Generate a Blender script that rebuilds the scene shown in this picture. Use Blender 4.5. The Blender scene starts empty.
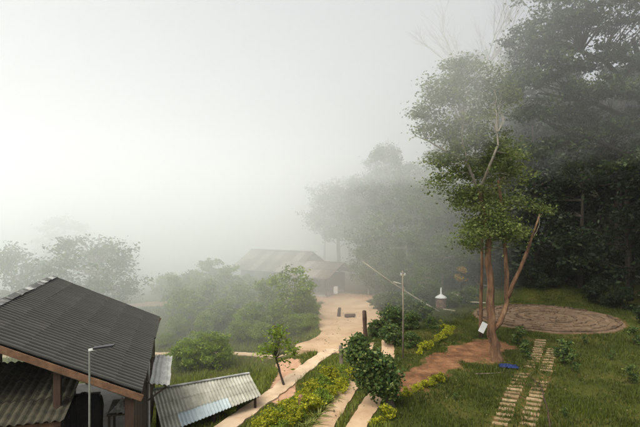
import bpy, math, random
import numpy as np
from mathutils import Vector, Matrix
R = math.radians
S = bpy.context.scene
COL = S.collection

# ------------------------------------------------------------------ camera
CZ, F, HV = 9.0, 500.0, 213.5           # eye height, focal length and horizon row in a 640 px wide frame
cam = bpy.data.cameras.new('camera'); camo = bpy.data.objects.new('camera', cam); COL.objects.link(camo)
cam.sensor_width = 36.0; cam.lens = 36.0 * F / 640.0
cam.clip_start = 0.1; cam.clip_end = 3000
camo.location = (0, 0, CZ); camo.rotation_euler = (R(90), 0, 0)
S.camera = camo

# ------------------------------------------------------------------ sky and sun (overcast, foggy morning)
SUN_DIR = Vector((-0.42, -0.52, 0.95)).normalized()
w = bpy.data.worlds.new('World'); S.world = w; w.use_nodes = True
nt = w.node_tree; nt.nodes.clear()
sky = nt.nodes.new('ShaderNodeTexSky'); sky.sky_type = 'NISHITA'; sky.sun_disc = False
sky.sun_elevation = math.asin(SUN_DIR.z); sky.sun_rotation = math.atan2(SUN_DIR.x, SUN_DIR.y)
sky.air_density = 1.0; sky.dust_density = 6.0; sky.ozone_density = 1.0
hs = nt.nodes.new('ShaderNodeHueSaturation'); hs.inputs['Saturation'].default_value = 0.16
bg = nt.nodes.new('ShaderNodeBackground'); bg.inputs['Strength'].default_value = 0.15
out = nt.nodes.new('ShaderNodeOutputWorld')
nt.links.new(sky.outputs[0], hs.inputs['Color']); nt.links.new(hs.outputs[0], bg.inputs['Color'])
nt.links.new(bg.outputs[0], out.inputs['Surface'])
sl = bpy.data.lights.new('sun', 'SUN'); sl.energy = 2.6; sl.angle = R(30); sl.color = (1.0, 0.93, 0.79)
so = bpy.data.objects.new('sun', sl); COL.objects.link(so)
so.rotation_euler = (-SUN_DIR).to_track_quat('-Z', 'Y').to_euler(); so.location = (-20, 5, 40)
S.view_settings.view_transform = 'Standard'; S.view_settings.look = 'None'
S.view_settings.exposure = 0.54; S.view_settings.gamma = 1.0; S.view_settings.use_curve_mapping = False
S.render.engine = 'CYCLES'
S.cycles.use_denoising = True
S.cycles.max_bounces = 16; S.cycles.diffuse_bounces = 3; S.cycles.glossy_bounces = 2
S.cycles.transmission_bounces = 3; S.cycles.volume_bounces = 12; S.cycles.transparent_max_bounces = 8

# ------------------------------------------------------------------ helpers
def W(u, v, z=0.0):
    d = (CZ - z) * F / (v - HV); return ((u - 320) / F * d, d, z)
def D(u, v, d):
    return ((u - 320) / F * d, d, CZ - (v - HV) / F * d)

def raw_mesh(name, V, Fc):
    """V (n,3) array, Fc list of arrays of equal-length faces or python lists"""
    me = bpy.data.meshes.new(name)
    if isinstance(Fc, np.ndarray):
        k = Fc.shape[1]; n = Fc.shape[0]
        me.vertices.add(len(V)); me.vertices.foreach_set('co', np.asarray(V, np.float32).ravel())
        me.loops.add(n * k); me.loops.foreach_set('vertex_index', Fc.astype(np.int32).ravel())
        me.polygons.add(n); me.polygons.foreach_set('loop_start', np.arange(0, n * k, k, dtype=np.int32))
        me.update(calc_edges=True)
    else:
        me.from_pydata([tuple(map(float, p)) for p in V], [], Fc); me.update()
    return me

def link(name, me, mat=None, parent=None, smooth=False):
    o = bpy.data.objects.new(name, me); COL.objects.link(o)
    if mat is not None and me is not None and len(me.materials) == 0: me.materials.append(mat)
    if smooth: me.polygons.foreach_set('use_smooth', np.ones(len(me.polygons), bool))
    if parent is not None: o.parent = parent
    return o

def tag(o, label=None, cat=None, group=None, kind=None):
    if label: o['label'] = label
    if cat: o['category'] = cat
    if group: o['group'] = group
    if kind: o['kind'] = kind
    return o

def thing(name, label, cat, loc=(0, 0, 0), rz=0.0, group=None):
    o = bpy.data.objects.new(name, None); COL.objects.link(o)
    o.location = loc; o.rotation_euler = (0, 0, rz); o.empty_display_size = 0.3
    return tag(o, label, cat, group)

def copy_thing(src, loc, rz=0.0, sc=1.0, label=None, group=None):
    c = src.copy(); COL.objects.link(c); c.location = loc; c.rotation_euler = (0, 0, rz)
    c.scale = (sc, sc, sc) if not hasattr(sc, '__len__') else sc
    if label: c['label'] = label
    if group: c['group'] = group
    for ch in list(src.children):
        k = ch.copy(); COL.objects.link(k); k.parent = c
        for g2 in list(ch.children):
            q = g2.copy(); COL.objects.link(q); q.parent = k
    return c

class MB:
    def __init__(s): s.V = []; s.F = []
    def box(s, c, size, M=None):
        x, y, z = [a / 2 for a in size]; b = len(s.V)
        for p in ((-x,-y,-z),(x,-y,-z),(x,y,-z),(-x,y,-z),(-x,-y,z),(x,-y,z),(x,y,z),(-x,y,z)):
            q = Vector(p)
            if M is not None: q = M @ q
            s.V.append((q.x + c[0], q.y + c[1], q.z + c[2]))
        for f in ((0,3,2,1),(4,5,6,7),(0,1,5,4),(1,2,6,5),(2,3,7,6),(3,0,4,7)): s.F.append([b + i for i in f])
        return s
    def bar(s, p, q, wd, th):
        p, q = Vector(p), Vector(q); d = q - p
        M = d.to_track_quat('Y', 'Z').to_matrix()
        return s.box((p + q) / 2, (wd, d.length, th), M)
    def tube(s, pts, rad, n=8, cap=True, rng=None):
        pts = [Vector(p) for p in pts]; b = len(s.V); m = len(pts)
        for i, p in enumerate(pts):
            t = (pts[min(i + 1, m - 1)] - pts[max(i - 1, 0)]).normalized()
            a = t.orthogonal().normalized() if i == 0 else (a - t * a.dot(t)).normalized()
            c = t.cross(a); r = rad[i] if hasattr(rad, '__len__') else rad
            for k in range(n):
                th = 2 * math.pi * k / n; rr = r * (1 + (rng.uniform(-.12, .12) if rng else 0))
                q = p + (a * math.cos(th) + c * math.sin(th)) * rr; s.V.append((q.x, q.y, q.z))
        for i in range(m - 1):
            for k in range(n):
                k2 = (k + 1) % n
                s.F.append([b + i*n + k, b + i*n + k2, b + (i+1)*n + k2, b + (i+1)*n + k])
        if cap:
            s.F.append([b + k for k in range(n)][::-1]); s.F.append([b + (m-1)*n + k for k in range(n)])
        return s
    def lathe(s, prof, n=20, c=(0, 0, 0)):
        b = len(s.V); m = len(prof)
        for r, z in prof:
            for k in range(n):
                th = 2 * math.pi * k / n; s.V.append((c[0] + r * math.cos(th), c[1] + r * math.sin(th), c[2] + z))
        for i in range(m - 1):
            for k in range(n):
                k2 = (k + 1) % n; s.F.append([b+i*n+k, b+i*n+k2, b+(i+1)*n+k2, b+(i+1)*n+k])
        s.F.append([b + k for k in range(n)][::-1]); s.F.append([b + (m-1)*n + k for k in range(n)])
        return s
    def mesh(s, name): return raw_mesh(name, s.V, s.F)
    def build(s, name, mat, parent=None, smooth=False): return link(name, s.mesh(name), mat, parent, smooth)

def smooth(a, e0, e1):
    t = np.clip((np.asarray(a, float) - e0) / (e1 - e0), 0, 1); return t * t * (3 - 2 * t)

# ------------------------------------------------------------------ materials
def new_mat(name):
    m = bpy.data.materials.new(name); m.use_nodes = True; n = m.node_tree; n.nodes.clear()
    o = n.nodes.new('ShaderNodeOutputMaterial'); return m, n, o
def ramp(n, stops, interp='LINEAR'):
    r = n.nodes.new('ShaderNodeValToRGB'); r.color_ramp.interpolation = interp
    e = r.color_ramp.elements
    while len(e) < len(stops): e.new(0.5)
    for k, (p, c) in enumerate(stops): e[k].position = p; e[k].color = (*c, 1)
    return r
def coords(n, kind='Object', scale=(1, 1, 1)):
    tc = n.nodes.new('ShaderNodeTexCoord'); mp = n.nodes.new('ShaderNodeMapping'); mp.inputs['Scale'].default_value = scale
    if kind == 'Position':
        g = n.nodes.new('ShaderNodeNewGeometry'); n.links.new(g.outputs['Position'], mp.inputs['Vector'])
    else: n.links.new(tc.outputs[kind], mp.inputs['Vector'])
    return mp
def noise(n, vec, scale, detail=5, rough=.6):
    t = n.nodes.new('ShaderNodeTexNoise'); t.inputs['Scale'].default_value = scale
    t.inputs['Detail'].default_value = detail; t.inputs['Roughness'].default_value = rough
    n.links.new(vec.outputs[0], t.inputs['Vector']); return t
def mixc(n, fac, a, b):
    m = n.nodes.new('ShaderNodeMix'); m.data_type = 'RGBA'
    for sock, val in ((m.inputs['Factor'], fac), (m.inputs['A'], a), (m.inputs['B'], b)): pass
    ia, ib, fo = m.inputs[6], m.inputs[7], m.inputs[0]
    for sock, val in ((fo, fac), (ia, a), (ib, b)):
        if hasattr(val, 'is_output') or hasattr(val, 'links'): n.links.new(val, sock)
        elif isinstance(val, tuple): sock.default_value = (*val, 1)
        else: sock.default_value = val
    return m.outputs[2]

def surf(name, stops, scale=3.0, stretch=(1, 1, 1), rough=.8, bump=.3, kind='Object', spec=.3, vary=.25, fine=None, bumpd=.02, crest=None):
    """noise-coloured surface; each object gets its own tone"""
    m, n, o = new_mat(name)
    p = n.nodes.new('ShaderNodeBsdfPrincipled'); p.inputs['Roughness'].default_value = rough
    p.inputs['Specular IOR Level'].default_value = spec
    v = coords(n, kind, stretch); t = noise(n, v, scale, 6, .62)
    oi = n.nodes.new('ShaderNodeObjectInfo')
    ad = n.nodes.new('ShaderNodeMath'); ad.operation = 'MULTIPLY_ADD'
    ad.inputs[1].default_value = vary; ad.inputs[2].default_value = -vary / 2
    n.links.new(oi.outputs['Random'], ad.inputs[0])
    a2 = n.nodes.new('ShaderNodeMath'); n.links.new(t.outputs[0], a2.inputs[0]); n.links.new(ad.outputs[0], a2.inputs[1])
    r = ramp(n, stops); n.links.new(a2.outputs[0], r.inputs[0])
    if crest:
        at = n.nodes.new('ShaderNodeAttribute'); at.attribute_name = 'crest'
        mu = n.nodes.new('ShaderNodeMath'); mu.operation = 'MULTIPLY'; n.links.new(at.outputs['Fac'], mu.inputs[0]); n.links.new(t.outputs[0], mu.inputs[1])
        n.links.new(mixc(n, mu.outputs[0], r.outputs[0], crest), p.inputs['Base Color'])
    else: n.links.new(r.outputs[0], p.inputs['Base Color'])
    t2 = noise(n, v, fine or scale * 6, 4, .6)
    b = n.nodes.new('ShaderNodeBump'); b.inputs['Strength'].default_value = bump; b.inputs['Distance'].default_value = bumpd
    n.links.new(t2.outputs[0], b.inputs['Height']); n.links.new(b.outputs[0], p.inputs['Normal'])
    n.links.new(p.outputs[0], o.inputs[0]); return m

def leafmat(name, cols, transl=.3, rough=.55):
    m, n, o = new_mat(name)
    g = n.nodes.new('ShaderNodeNewGeometry'); r = ramp(n, [(k / max(1, len(cols) - 1), c) for k, c in enumerate(cols)])
    n.links.new(g.outputs['Random Per Island'], r.inputs[0])
    v = coords(n, 'Position'); t = noise(n, v, .55, 3)
    hv = n.nodes.new('ShaderNodeHueSaturation')
    mr = n.nodes.new('ShaderNodeMapRange'); mr.inputs[1].default_value = .3; mr.inputs[2].default_value = .7
    mr.inputs[3].default_value = .7; mr.inputs[4].default_value = 1.35
    n.links.new(t.outputs[0], mr.inputs[0]); n.links.new(mr.outputs[0], hv.inputs['Value']); n.links.new(r.outputs[0], hv.inputs['Color'])
    p = n.nodes.new('ShaderNodeBsdfPrincipled'); p.inputs['Roughness'].default_value = rough; p.inputs['Specular IOR Level'].default_value = .3
    n.links.new(hv.outputs[0], p.inputs['Base Color'])
    tr = n.nodes.new('ShaderNodeBsdfTranslucent'); n.links.new(hv.outputs[0], tr.inputs['Color'])
    mx = n.nodes.new('ShaderNodeMixShader'); mx.inputs[0].default_value = transl
    n.links.new(p.outputs[0], mx.inputs[1]); n.links.new(tr.outputs[0], mx.inputs[2]); n.links.new(mx.outputs[0], o.inputs[0])
    return m

M = {}
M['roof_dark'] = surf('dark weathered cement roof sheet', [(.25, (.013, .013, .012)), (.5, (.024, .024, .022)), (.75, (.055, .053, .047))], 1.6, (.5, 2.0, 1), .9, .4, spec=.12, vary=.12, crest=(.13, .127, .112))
M['roof_moss'] = surf('mossy brown roof sheet', [(.25, (.020, .018, .012)), (.5, (.05, .045, .028)), (.75, (.12, .11, .075))], 1.8, (3, .6, 1), .9, .5)
M['roof_pale'] = surf('pale cement roof sheet', [(.25, (0.1875, 0.1812, 0.1438)), (.5, (0.3, 0.2937, 0.2375)), (.78, (0.45, 0.4375, 0.375))], 1.5, (1, 1, 1), .85, .4, vary=.2)
M['roof_new'] = surf('bluish newer roof sheet', [(.25, (0.288, 0.336, 0.348)), (.6, (0.396, 0.456, 0.468)), (.8, (0.504, 0.54, 0.54))], 1.5, (1, 1, 1), .75, .3, vary=.1)
M['roof_grey'] = surf('light grey roof sheet', [(.25, (.24, .24, .22)), (.5, (.40, .40, .37)), (.8, (.58, .58, .55))], 2, (1, 1, 1), .85, .4)
M['roof_rust'] = surf('rust streaked tin', [(.25, (.075, .052, .038)), (.5, (.15, .12, .09)), (.75, (.33, .29, .24))], .9, (1, .5, 1), .85, .3, spec=.15, vary=.45)
M['ridge'] = surf('pale ridge cap', [(.3, (.08, .08, .075)), (.7, (.36, .36, .34))], 3, (1, 1, 1), .85, .4, vary=.6)
M['wood_red'] = surf('reddish timber', [(.25, (.085, .045, .025)), (.5, (.165, .09, .050)), (.8, (.28, .17, .10))], 3.5, (1, .25, 1), .85, .5)
M['wood_dark'] = surf('dark timber', [(.25, (.020, .011, .008)), (.5, (.042, .023, .015)), (.8, (.085, .05, .032))], 3, (1, 1, .2), .75, .4)
M['wood_grey'] = surf('weathered grey timber', [(.25, (.07, .055, .04)), (.5, (.15, .12, .09)), (.8, (.26, .22, .17))], 3, (1, 1, .2), .85, .5)
M['bamboo'] = surf('pale dry wood', [(.3, (.28, .25, .18)), (.7, (.50, .46, .36))], 3, (1, 1, 1), .7, .3)
M['concrete'] = surf('sandy concrete', [(.25, (.22, .135, .075)), (.42, (.37, .245, .145)), (.55, (.42, .29, .178)), (.75, (.51, .375, .245))], .55, (1, 1, 1), .9, .6, 'Position', fine=12, vary=.05)
M['pathstone'] = surf('pale path concrete', [(.28, (.32, .22, .135)), (.5, (.47, .345, .225)), (.75, (.58, .455, .32))], .9, (1, 1, 1), .9, .6, 'Position', fine=9, vary=.05)
M['slab'] = surf('tan paving slab', [(.28, (.13, .088, .042)), (.5, (.225, .155, .080)), (.75, (.32, .24, .14))], 3.5, (1, 1, 1), .9, .6, 'Position', vary=.35)
M['floor'] = surf('grey cement floor', [(.3, (0.204, 0.18, 0.162)), (.7, (0.384, 0.36, 0.33))], 1.2, (1, 1, 1), .8, .3)
M['plaster'] = surf('pinkish plaster', [(.3, (.28, .20, .15)), (.7, (.46, .36, .29))], 1.2, (1, 1, 1), .9, .3)
M['brick'] = surf('brown brick', [(.3, (.09, .06, .045)), (.5, (.16, .10, .075)), (.75, (.26, .18, .13))], 4, (1, 1, 1), .9, .6)
M['white'] = surf('white paint', [(.3, (.42, .42, .40)), (.7, (.58, .58, .56))], 3, (1, 1, 1), .7, .1)
M['metal'] = surf('galvanised metal', [(.3, (.07, .075, .062)), (.7, (.12, .125, .105))], 4, (1, 1, 1), .85, .1, spec=.08)
M['black'] = surf('black plastic', [(.3, (.010, .010, .012)), (.7, (.022, .022, .025))], 4, (1, 1, 1), .4, .1)
M['cloth_black'] = surf('black cloth', [(.3, (.006, .006, .007)), (.7, (.016, .015, .016))], 6, (1, 1, 1), .95, .5)
M['cloth_white'] = surf('white plastic sheet', [(.3, (.68, .68, .67)), (.7, (.8, .8, .8))], 6, (1, 1, 1), .5, .4)
M['tarp'] = surf('blue tarpaulin', [(.3, (.003, .008, .035)), (.7, (.008, .020, .095))], 6, (1, 1, 1), .6, .6)
M['glass'] = surf('dark window glass', [(.3, (.02, .024, .025)), (.7, (.035, .04, .04))], 1, (1, 1, 1), .1, .0)
M['bark'] = surf('tan bark', [(.30, (.045, .024, .014)), (.46, (.13, .070, .038)), (.60, (.21, .125, .07)), (.74, (.34, .25, .17))], 3.2, (1, 1, .28), .95, 1.0, 'Position', fine=9, bumpd=.06)
M['bark_pale'] = surf('pale bark', [(.25, (.13, .115, .085)), (.5, (.25, .225, .18)), (.78, (.40, .37, .31))], 2.2, (1, 1, .35), .9, .6, 'Position', fine=11)
M['bark_dark'] = surf('dark bark', [(.25, (.018, .014, .010)), (.5, (.04, .032, .024)), (.78, (.08, .065, .05))], 2.2, (1, 1, .35), .95, .7, 'Position', fine=11)
M['stone'] = surf('brown labyrinth stone', [(.28, (.06, .038, .022)), (.5, (.11, .072, .042)), (.75, (.18, .125, .08))], 1.5, (1, 1, 1), .95, .6, 'Position', fine=9)
M['sand'] = surf('brown labyrinth earth', [(.28, (.055, .034, .019)), (.5, (.10, .064, .037)), (.75, (.16, .108, .065))], .9, (1, 1, 1), .95, .6, 'Position', fine=9)
M['leaf_tall'] = leafmat('tall tree leaves', [(.05, .078, .016), (.085, .12, .026), (.13, .165, .040), (.20, .225, .06)], .45)
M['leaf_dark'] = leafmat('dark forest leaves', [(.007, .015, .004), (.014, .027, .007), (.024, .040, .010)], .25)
M['leaf_mid'] = leafmat('misty tree leaves', [(.045, .078, .016), (.08, .125, .024), (.13, .17, .036)], .35)
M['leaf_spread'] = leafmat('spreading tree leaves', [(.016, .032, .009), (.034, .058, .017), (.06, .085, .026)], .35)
M['leaf_bush'] = leafmat('fresh bush leaves', [(.085, .15, .014), (.17, .245, .024), (.28, .34, .045)], .4)
M['leaf_bushdark'] = leafmat('deep green leaves', [(0.0196, 0.0448, 0.0112), (0.0392, 0.077, 0.0168), (0.077, 0.119, 0.028), (0.168, 0.196, 0.049)], .3)
M['leaf_lime'] = leafmat('lime hedge leaves', [(0.115, 0.1495, 0.0115), (0.299, 0.3105, 0.01725), (0.5175, 0.483, 0.02875)], .4)
M['leaf_strap'] = leafmat('strap leaves', [(.08, .12, .02), (.20, .22, .045), (.34, .34, .10)], .3)
M['leaf_orange'] = leafmat('orange yellow leaves', [(.25, .10, .01), (.42, .24, .015), (.30, .30, .03)], .35)
M['leaf_dry'] = leafmat('dry weeds', [(.05, .05, .015), (.10, .09, .03), (.16, .13, .06)], .3)
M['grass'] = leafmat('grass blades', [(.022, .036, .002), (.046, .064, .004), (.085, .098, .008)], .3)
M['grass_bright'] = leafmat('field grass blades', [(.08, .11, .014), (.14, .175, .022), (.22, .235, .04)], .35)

# ------------------------------------------------------------------ terrain
PATH = [W(u, v) for u, v in ((214, 436), (238, 419), (258, 405), (276, 392), (293, 379), (309, 366), (322, 357), (334, 350))]
_py = np.array([p[1] for p in PATH]); _px = np.array([p[0] for p in PATH])
LABC, LABR = (19.5, 43.2), 5.9
def wob(x, y):
    return (np.sin(.9*x + 1.3*np.sin(.45*y)) * np.cos(.8*y + .7*np.sin(.6*x)) * .035
            + np.sin(2.3*x + 1.1*y) * np.sin(1.9*y - .6*x + 1) * .018)
def H(x, y):
    x = np.asarray(x, float); y = np.asarray(y, float)
    xp = np.interp(y, _py, _px)
    z = -1.3 * smooth(xp - x, .7, 4.5) * (1 - smooth(y, 38, 47))
    z = z - .10 * np.maximum(0, np.minimum(-x, 80) - 14) * smooth(y, 30, 60) - .06 * np.maximum(0, np.minimum(y, 200) - 66) * smooth(-x, 0, 20)
    m = smooth(x, 4, 11)
    z = z + m * (.9 * smooth(y, 50.5, 53.5) + .30 * np.maximum(0, np.minimum(y, 95) - 54)) * (1 - .35 * smooth(y, 80, 140))
    z = z + .22 * np.maximum(0, np.minimum(x, 70) - 29) * smooth(y, 25, 45)
    # bare earth cutting above the driveway
    z = z + .55 * np.exp(-(((x - 7.0) / 2.6) ** 2 + ((y - 35.5) / 3.0) ** 2))
    z = z + 14 * smooth(y, -6, -30)          # hillside behind the viewpoint
    flat = np.exp(-(((x - 2.5) / 6) ** 4 + ((y - 42) / 9) ** 4))
    return z + wob(x, y) * (1 - flat)

def Hs(x, y): return float(H(x, y))
def onG(u, v, dz=0.0):
    """point on the terrain seen at a picture position"""
    lo = 8.0
    for d in np.arange(8, 140, .2):
        p = D(u, v, d)
        if p[2] <= Hs(p[0], p[1]): return (p[0], p[1], Hs(p[0], p[1]) + dz)
    p = D(u, v, 60); return (p[0], p[1], Hs(p[0], p[1]) + dz)

def axis(parts): return np.unique(np.round(np.concatenate([np.arange(*p) for p in parts]), 3))
ax = axis([(-700, -60, 40), (-60, -16, 2), (-16, 32, .3), (32, 70, 2), (70, 701, 40)])
ay = axis([(-60, 10, 5), (10, 18, 1), (18, 56, .3), (56, 120, 2), (120, 901, 40)])
X, Y = np.meshgrid(ax, ay); Z = H(X, Y)
nx, ny = len(ax), len(ay)
ii = (np.arange(ny - 1)[:, None] * nx + np.arange(nx - 1)[None, :]).ravel()
Fq = np.stack([ii, ii + 1, ii + nx + 1, ii + nx], 1)
gme = raw_mesh('ground', np.stack([X.ravel(), Y.ravel(), Z.ravel()], 1), Fq)
def seg_dist(px, py, pts):
    d = np.full(np.shape(px), 1e9)
    for a, b in zip(pts[:-1], pts[1:]):
        ax_, ay_ = a[0], a[1]; bx, by = b[0] - ax_, b[1] - ay_
        t = np.clip(((px - ax_) * bx + (py - ay_) * by) / (bx * bx + by * by + 1e-9), 0, 1)
        d = np.minimum(d, np.hypot(px - ax_ - t * bx, py - ay_ - t * by))
    return d
EARTH = [W(u, v) for u, v in ((402, 388), (425, 374), (448, 361), (470, 350), (486, 345))]
CLAY = [(-1.9, 24.3), (-1.9, 26.2), (-1.75, 28.2), (-1.9, 31.0), (-2.4, 33.6)]
SLABL = [W(u, v) for u, v in ((492, 442), (499, 426), (521, 376), (534, 361), (541, 339))]
SLABR = [W(u, v) for u, v in ((519, 442), (526, 426), (539.5, 387), (547.5, 364), (553, 349))]
def masks(px, py):
    nz = .45 * np.sin(1.9*px + 1.3*np.sin(1.1*py)) * np.sin(1.6*py + .8*px) + .3 * np.sin(4.1*px - 1.7*py) * np.sin(3.3*py + 1.2)
    soil = 1 - smooth(seg_dist(px, py, EARTH) - .10 * (px - 7) + nz, .1, 1.9)
    soil = np.maximum(soil, .38 * (1 - smooth(seg_dist(px, py, SLABL[1:]), .4, .7)))
    soil = np.maximum(soil, .38 * (1 - smooth(seg_dist(px, py, SLABR[1:]), .4, .7)))
    soil = np.maximum(soil, .6 * (1 - smooth(np.hypot(px - 10.2, py - 31.4), .8, 2.6)))
    soil = np.maximum(soil, .5 * (1 - smooth(np.hypot(px - LABC[0], py - LABC[1]), LABR, LABR + .8)))
    clay = 1 - smooth(seg_dist(px, py, CLAY), .45, .8)
    clay = np.maximum(clay, .9 * (1 - smooth(np.hypot((px + 17.5) / 2.2, py - 51), 1.2, 2.4)))
    clay = np.maximum(clay, .7 * (1 - smooth(np.hypot((px - 1) / 1.6, py - 53.5), 2.5, 4)))
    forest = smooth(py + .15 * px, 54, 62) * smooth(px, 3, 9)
    return soil, clay, forest
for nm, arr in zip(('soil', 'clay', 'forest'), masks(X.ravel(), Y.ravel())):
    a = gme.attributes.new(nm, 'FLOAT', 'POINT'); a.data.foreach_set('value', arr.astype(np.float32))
m, n, o = new_mat('meadow ground')
p = n.nodes.new('ShaderNodeBsdfPrincipled'); p.inputs['Roughness'].default_value = .95; p.inputs['Specular IOR Level'].default_value = .15
v = coords(n, 'Position'); t1 = noise(n, v, .35, 6); t2 = noise(n, v, 3.2, 6, .7)
gr = ramp(n, [(.3, (.024, .032, .004)), (.5, (.046, .052, .007)), (.7, (.085, .066, .018))]); n.links.new(t1.outputs[0], gr.inputs[0])
sr = ramp(n, [(.3, (.05, .026, .012)), (.45, (.12, .056, .026)), (.58, (.20, .098, .047)), (.75, (.33, .19, .105))]); t3 = noise(n, v, 1.1, 10, .72); n.links.new(t3.outputs[0], sr.inputs[0])
cr = ramp(n, [(.3, (.34, .19, .115)), (.7, (.50, .31, .20))]); n.links.new(t2.outputs[0], cr.inputs[0])
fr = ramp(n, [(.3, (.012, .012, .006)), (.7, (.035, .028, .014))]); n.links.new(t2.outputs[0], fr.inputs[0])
cur = gr.outputs[0]
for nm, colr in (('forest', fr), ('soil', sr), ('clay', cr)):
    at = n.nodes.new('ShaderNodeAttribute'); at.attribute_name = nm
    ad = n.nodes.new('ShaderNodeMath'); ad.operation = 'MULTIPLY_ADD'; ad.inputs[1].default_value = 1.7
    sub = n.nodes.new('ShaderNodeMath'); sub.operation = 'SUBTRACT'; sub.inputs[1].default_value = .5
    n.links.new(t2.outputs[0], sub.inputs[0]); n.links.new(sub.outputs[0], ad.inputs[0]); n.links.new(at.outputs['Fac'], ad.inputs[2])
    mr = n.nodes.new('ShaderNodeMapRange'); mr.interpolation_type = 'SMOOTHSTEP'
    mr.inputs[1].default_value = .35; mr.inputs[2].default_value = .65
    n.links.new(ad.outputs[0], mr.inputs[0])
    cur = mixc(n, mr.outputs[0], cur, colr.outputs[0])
n.links.new(cur, p.inputs['Base Color'])
b = n.nodes.new('ShaderNodeBump'); b.inputs['Strength'].default_value = .8; b.inputs['Distance'].default_value = .08
n.links.new(t2.outputs[0], b.inputs['Height']); n.links.new(b.outputs[0], p.inputs['Normal']); n.links.new(p.outputs[0], o.inputs[0])
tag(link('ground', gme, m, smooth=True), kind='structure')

def catmull(pts, step=.35):
    pts = [np.array(p[:2], float) for p in pts]; P = [2*pts[0] - pts[1]] + pts + [2*pts[-1] - pts[-2]]; outp = []
    for i in range(1, len(P) - 2):
        k = max(2, int(np.linalg.norm(P[i+1] - P[i]) / step))
        for j in range(k):
            t = j / k
            outp.append(.5 * (2*P[i] + (P[i+1]-P[i-1])*t + (2*P[i-1]-5*P[i]+4*P[i+1]-P[i+2])*t*t + (3*P[i]-P[i-1]-3*P[i+1]+P[i+2])*t**3))
    outp.append(pts[-1]); return outp
def ribbon(name, pts, width, top, mat, rng, jag=.05, depth=.25):
    c = catmull(pts); V = []; Fc = []
    for i, q in enumerate(c):
        t = c[min(i+1, len(c)-1)] - c[max(i-1, 0)]; t /= np.linalg.norm(t); nn = np.array([-t[1], t[0]])
        a = q + nn * (width/2 + rng.uniform(-jag, jag)); b2 = q - nn * (width/2 + rng.uniform(-jag, jag))
        zc = Hs(*q) + top
        V += [(a[0], a[1], zc - depth), (a[0], a[1], zc - .015), (q[0], q[1], zc + rng.uniform(-.006, .006)), (b2[0], b2[1], zc - .015), (b2[0], b2[1], zc - depth)]
    for i in range(len(c) - 1):
        for k in range(4): Fc.append([5*i+k, 5*i+k+1, 5*(i+1)+k+1, 5*(i+1)+k][::-1])
    return tag(link(name, raw_mesh(name, V, Fc), mat), kind='structure')
rng = random.Random(5)
court_px = [(321, 305), (335, 299), (355, 298.5), (370, 304), (381, 315), (379, 330), (369, 341), (359, 351), (346, 355), (334, 353), (320, 353), (299, 350), (297, 345), (314, 339), (321, 332), (316, 322)]
cp = catmull([W(u, v) for u, v in court_px] + [W(*court_px[0])], .5)[:-1]
V = [(q[0] + rng.uniform(-.07, .07), q[1] + rng.uniform(-.07, .07), .06) for q in cp]; nC = len(V)
V += [(x, y, -.4) for x, y, _ in V]
Fc = [list(range(nC))] + [[i, nC + i, nC + (i+1) % nC, (i+1) % nC][::-1] for i in range(nC)]
cme = raw_mesh('courtyard', V, Fc); tag(link('courtyard', cme, M['concrete']), kind='structure')
ribbon('footpath', PATH, .85, .09, M['pathstone'], rng, .07)
ribbon('wheel_track', [(-.35, 19.0), (.17, 21.1), (1.76, 26.7), (2.6, 30.3), (3.3, 34.5)], .85, .07, M['concrete'], rng, .04)
ribbon('wheel_track', [(1.05, 19.0), (1.56, 21.1), (3.05, 25.6), (4.0, 30.0), (4.7, 34.5)], .85, .07, M['concrete'], rng, .04)
ribbon('lane', [(-24, 36.0), (-14, 36.6), (-8, 36.9), (-4.5, 36.4), (-2.4, 35.4), (-1.0, 34.5)], .75, .05, M['pathstone'], rng, .1)

# stepping slabs of the garden track
def slab_track(line, gaps, seed):
    rg = random.Random(seed)
    par = tag(bpy.data.objects.new('stepping_track', None), kind='structure'); COL.objects.link(par)
    V = [(-.34, -.15, 0), (.34, -.14, 0), (.35, .15, 0), (-.33, .14, 0), (-.34, -.15, .09), (.34, -.14, .09), (.35, .15, .09), (-.33, .14, .09)]
    me = raw_mesh('slab', V, [[4, 5, 6, 7], [0, 1, 5, 4], [1, 2, 6, 5], [2, 3, 7, 6], [3, 0, 4, 7]]); me.materials.append(M['slab'])
    c = catmull(line, .05); s = 0; nxt = .2
    for a, b2 in zip(c[:-1], c[1:]):
        s += np.linalg.norm(b2 - a)
        if s < nxt: continue
        nxt = s + .56 * rg.uniform(.93, 1.08)
        if any(g0 < a[1] < g1 for g0, g1 in gaps): continue
        t = b2 - a; o = link('slab', me, None, par)
        o.location = (a[0] + rg.uniform(-.04, .04), a[1], Hs(*a) - .055 + rg.uniform(-.012, .012))
        o.rotation_euler = (rg.uniform(-.03, .03), rg.uniform(-.03, .03), math.atan2(t[1], t[0]) - math.pi/2 + rg.uniform(-.09, .09) + .12)
        o.scale = (rg.uniform(.88, 1.06), rg.uniform(.85, 1.1), 1)
slab_track(SLABL, [(28.4, 29.2)], 1); slab_track(SLABR, [(26.8, 28.4)], 2)

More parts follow.
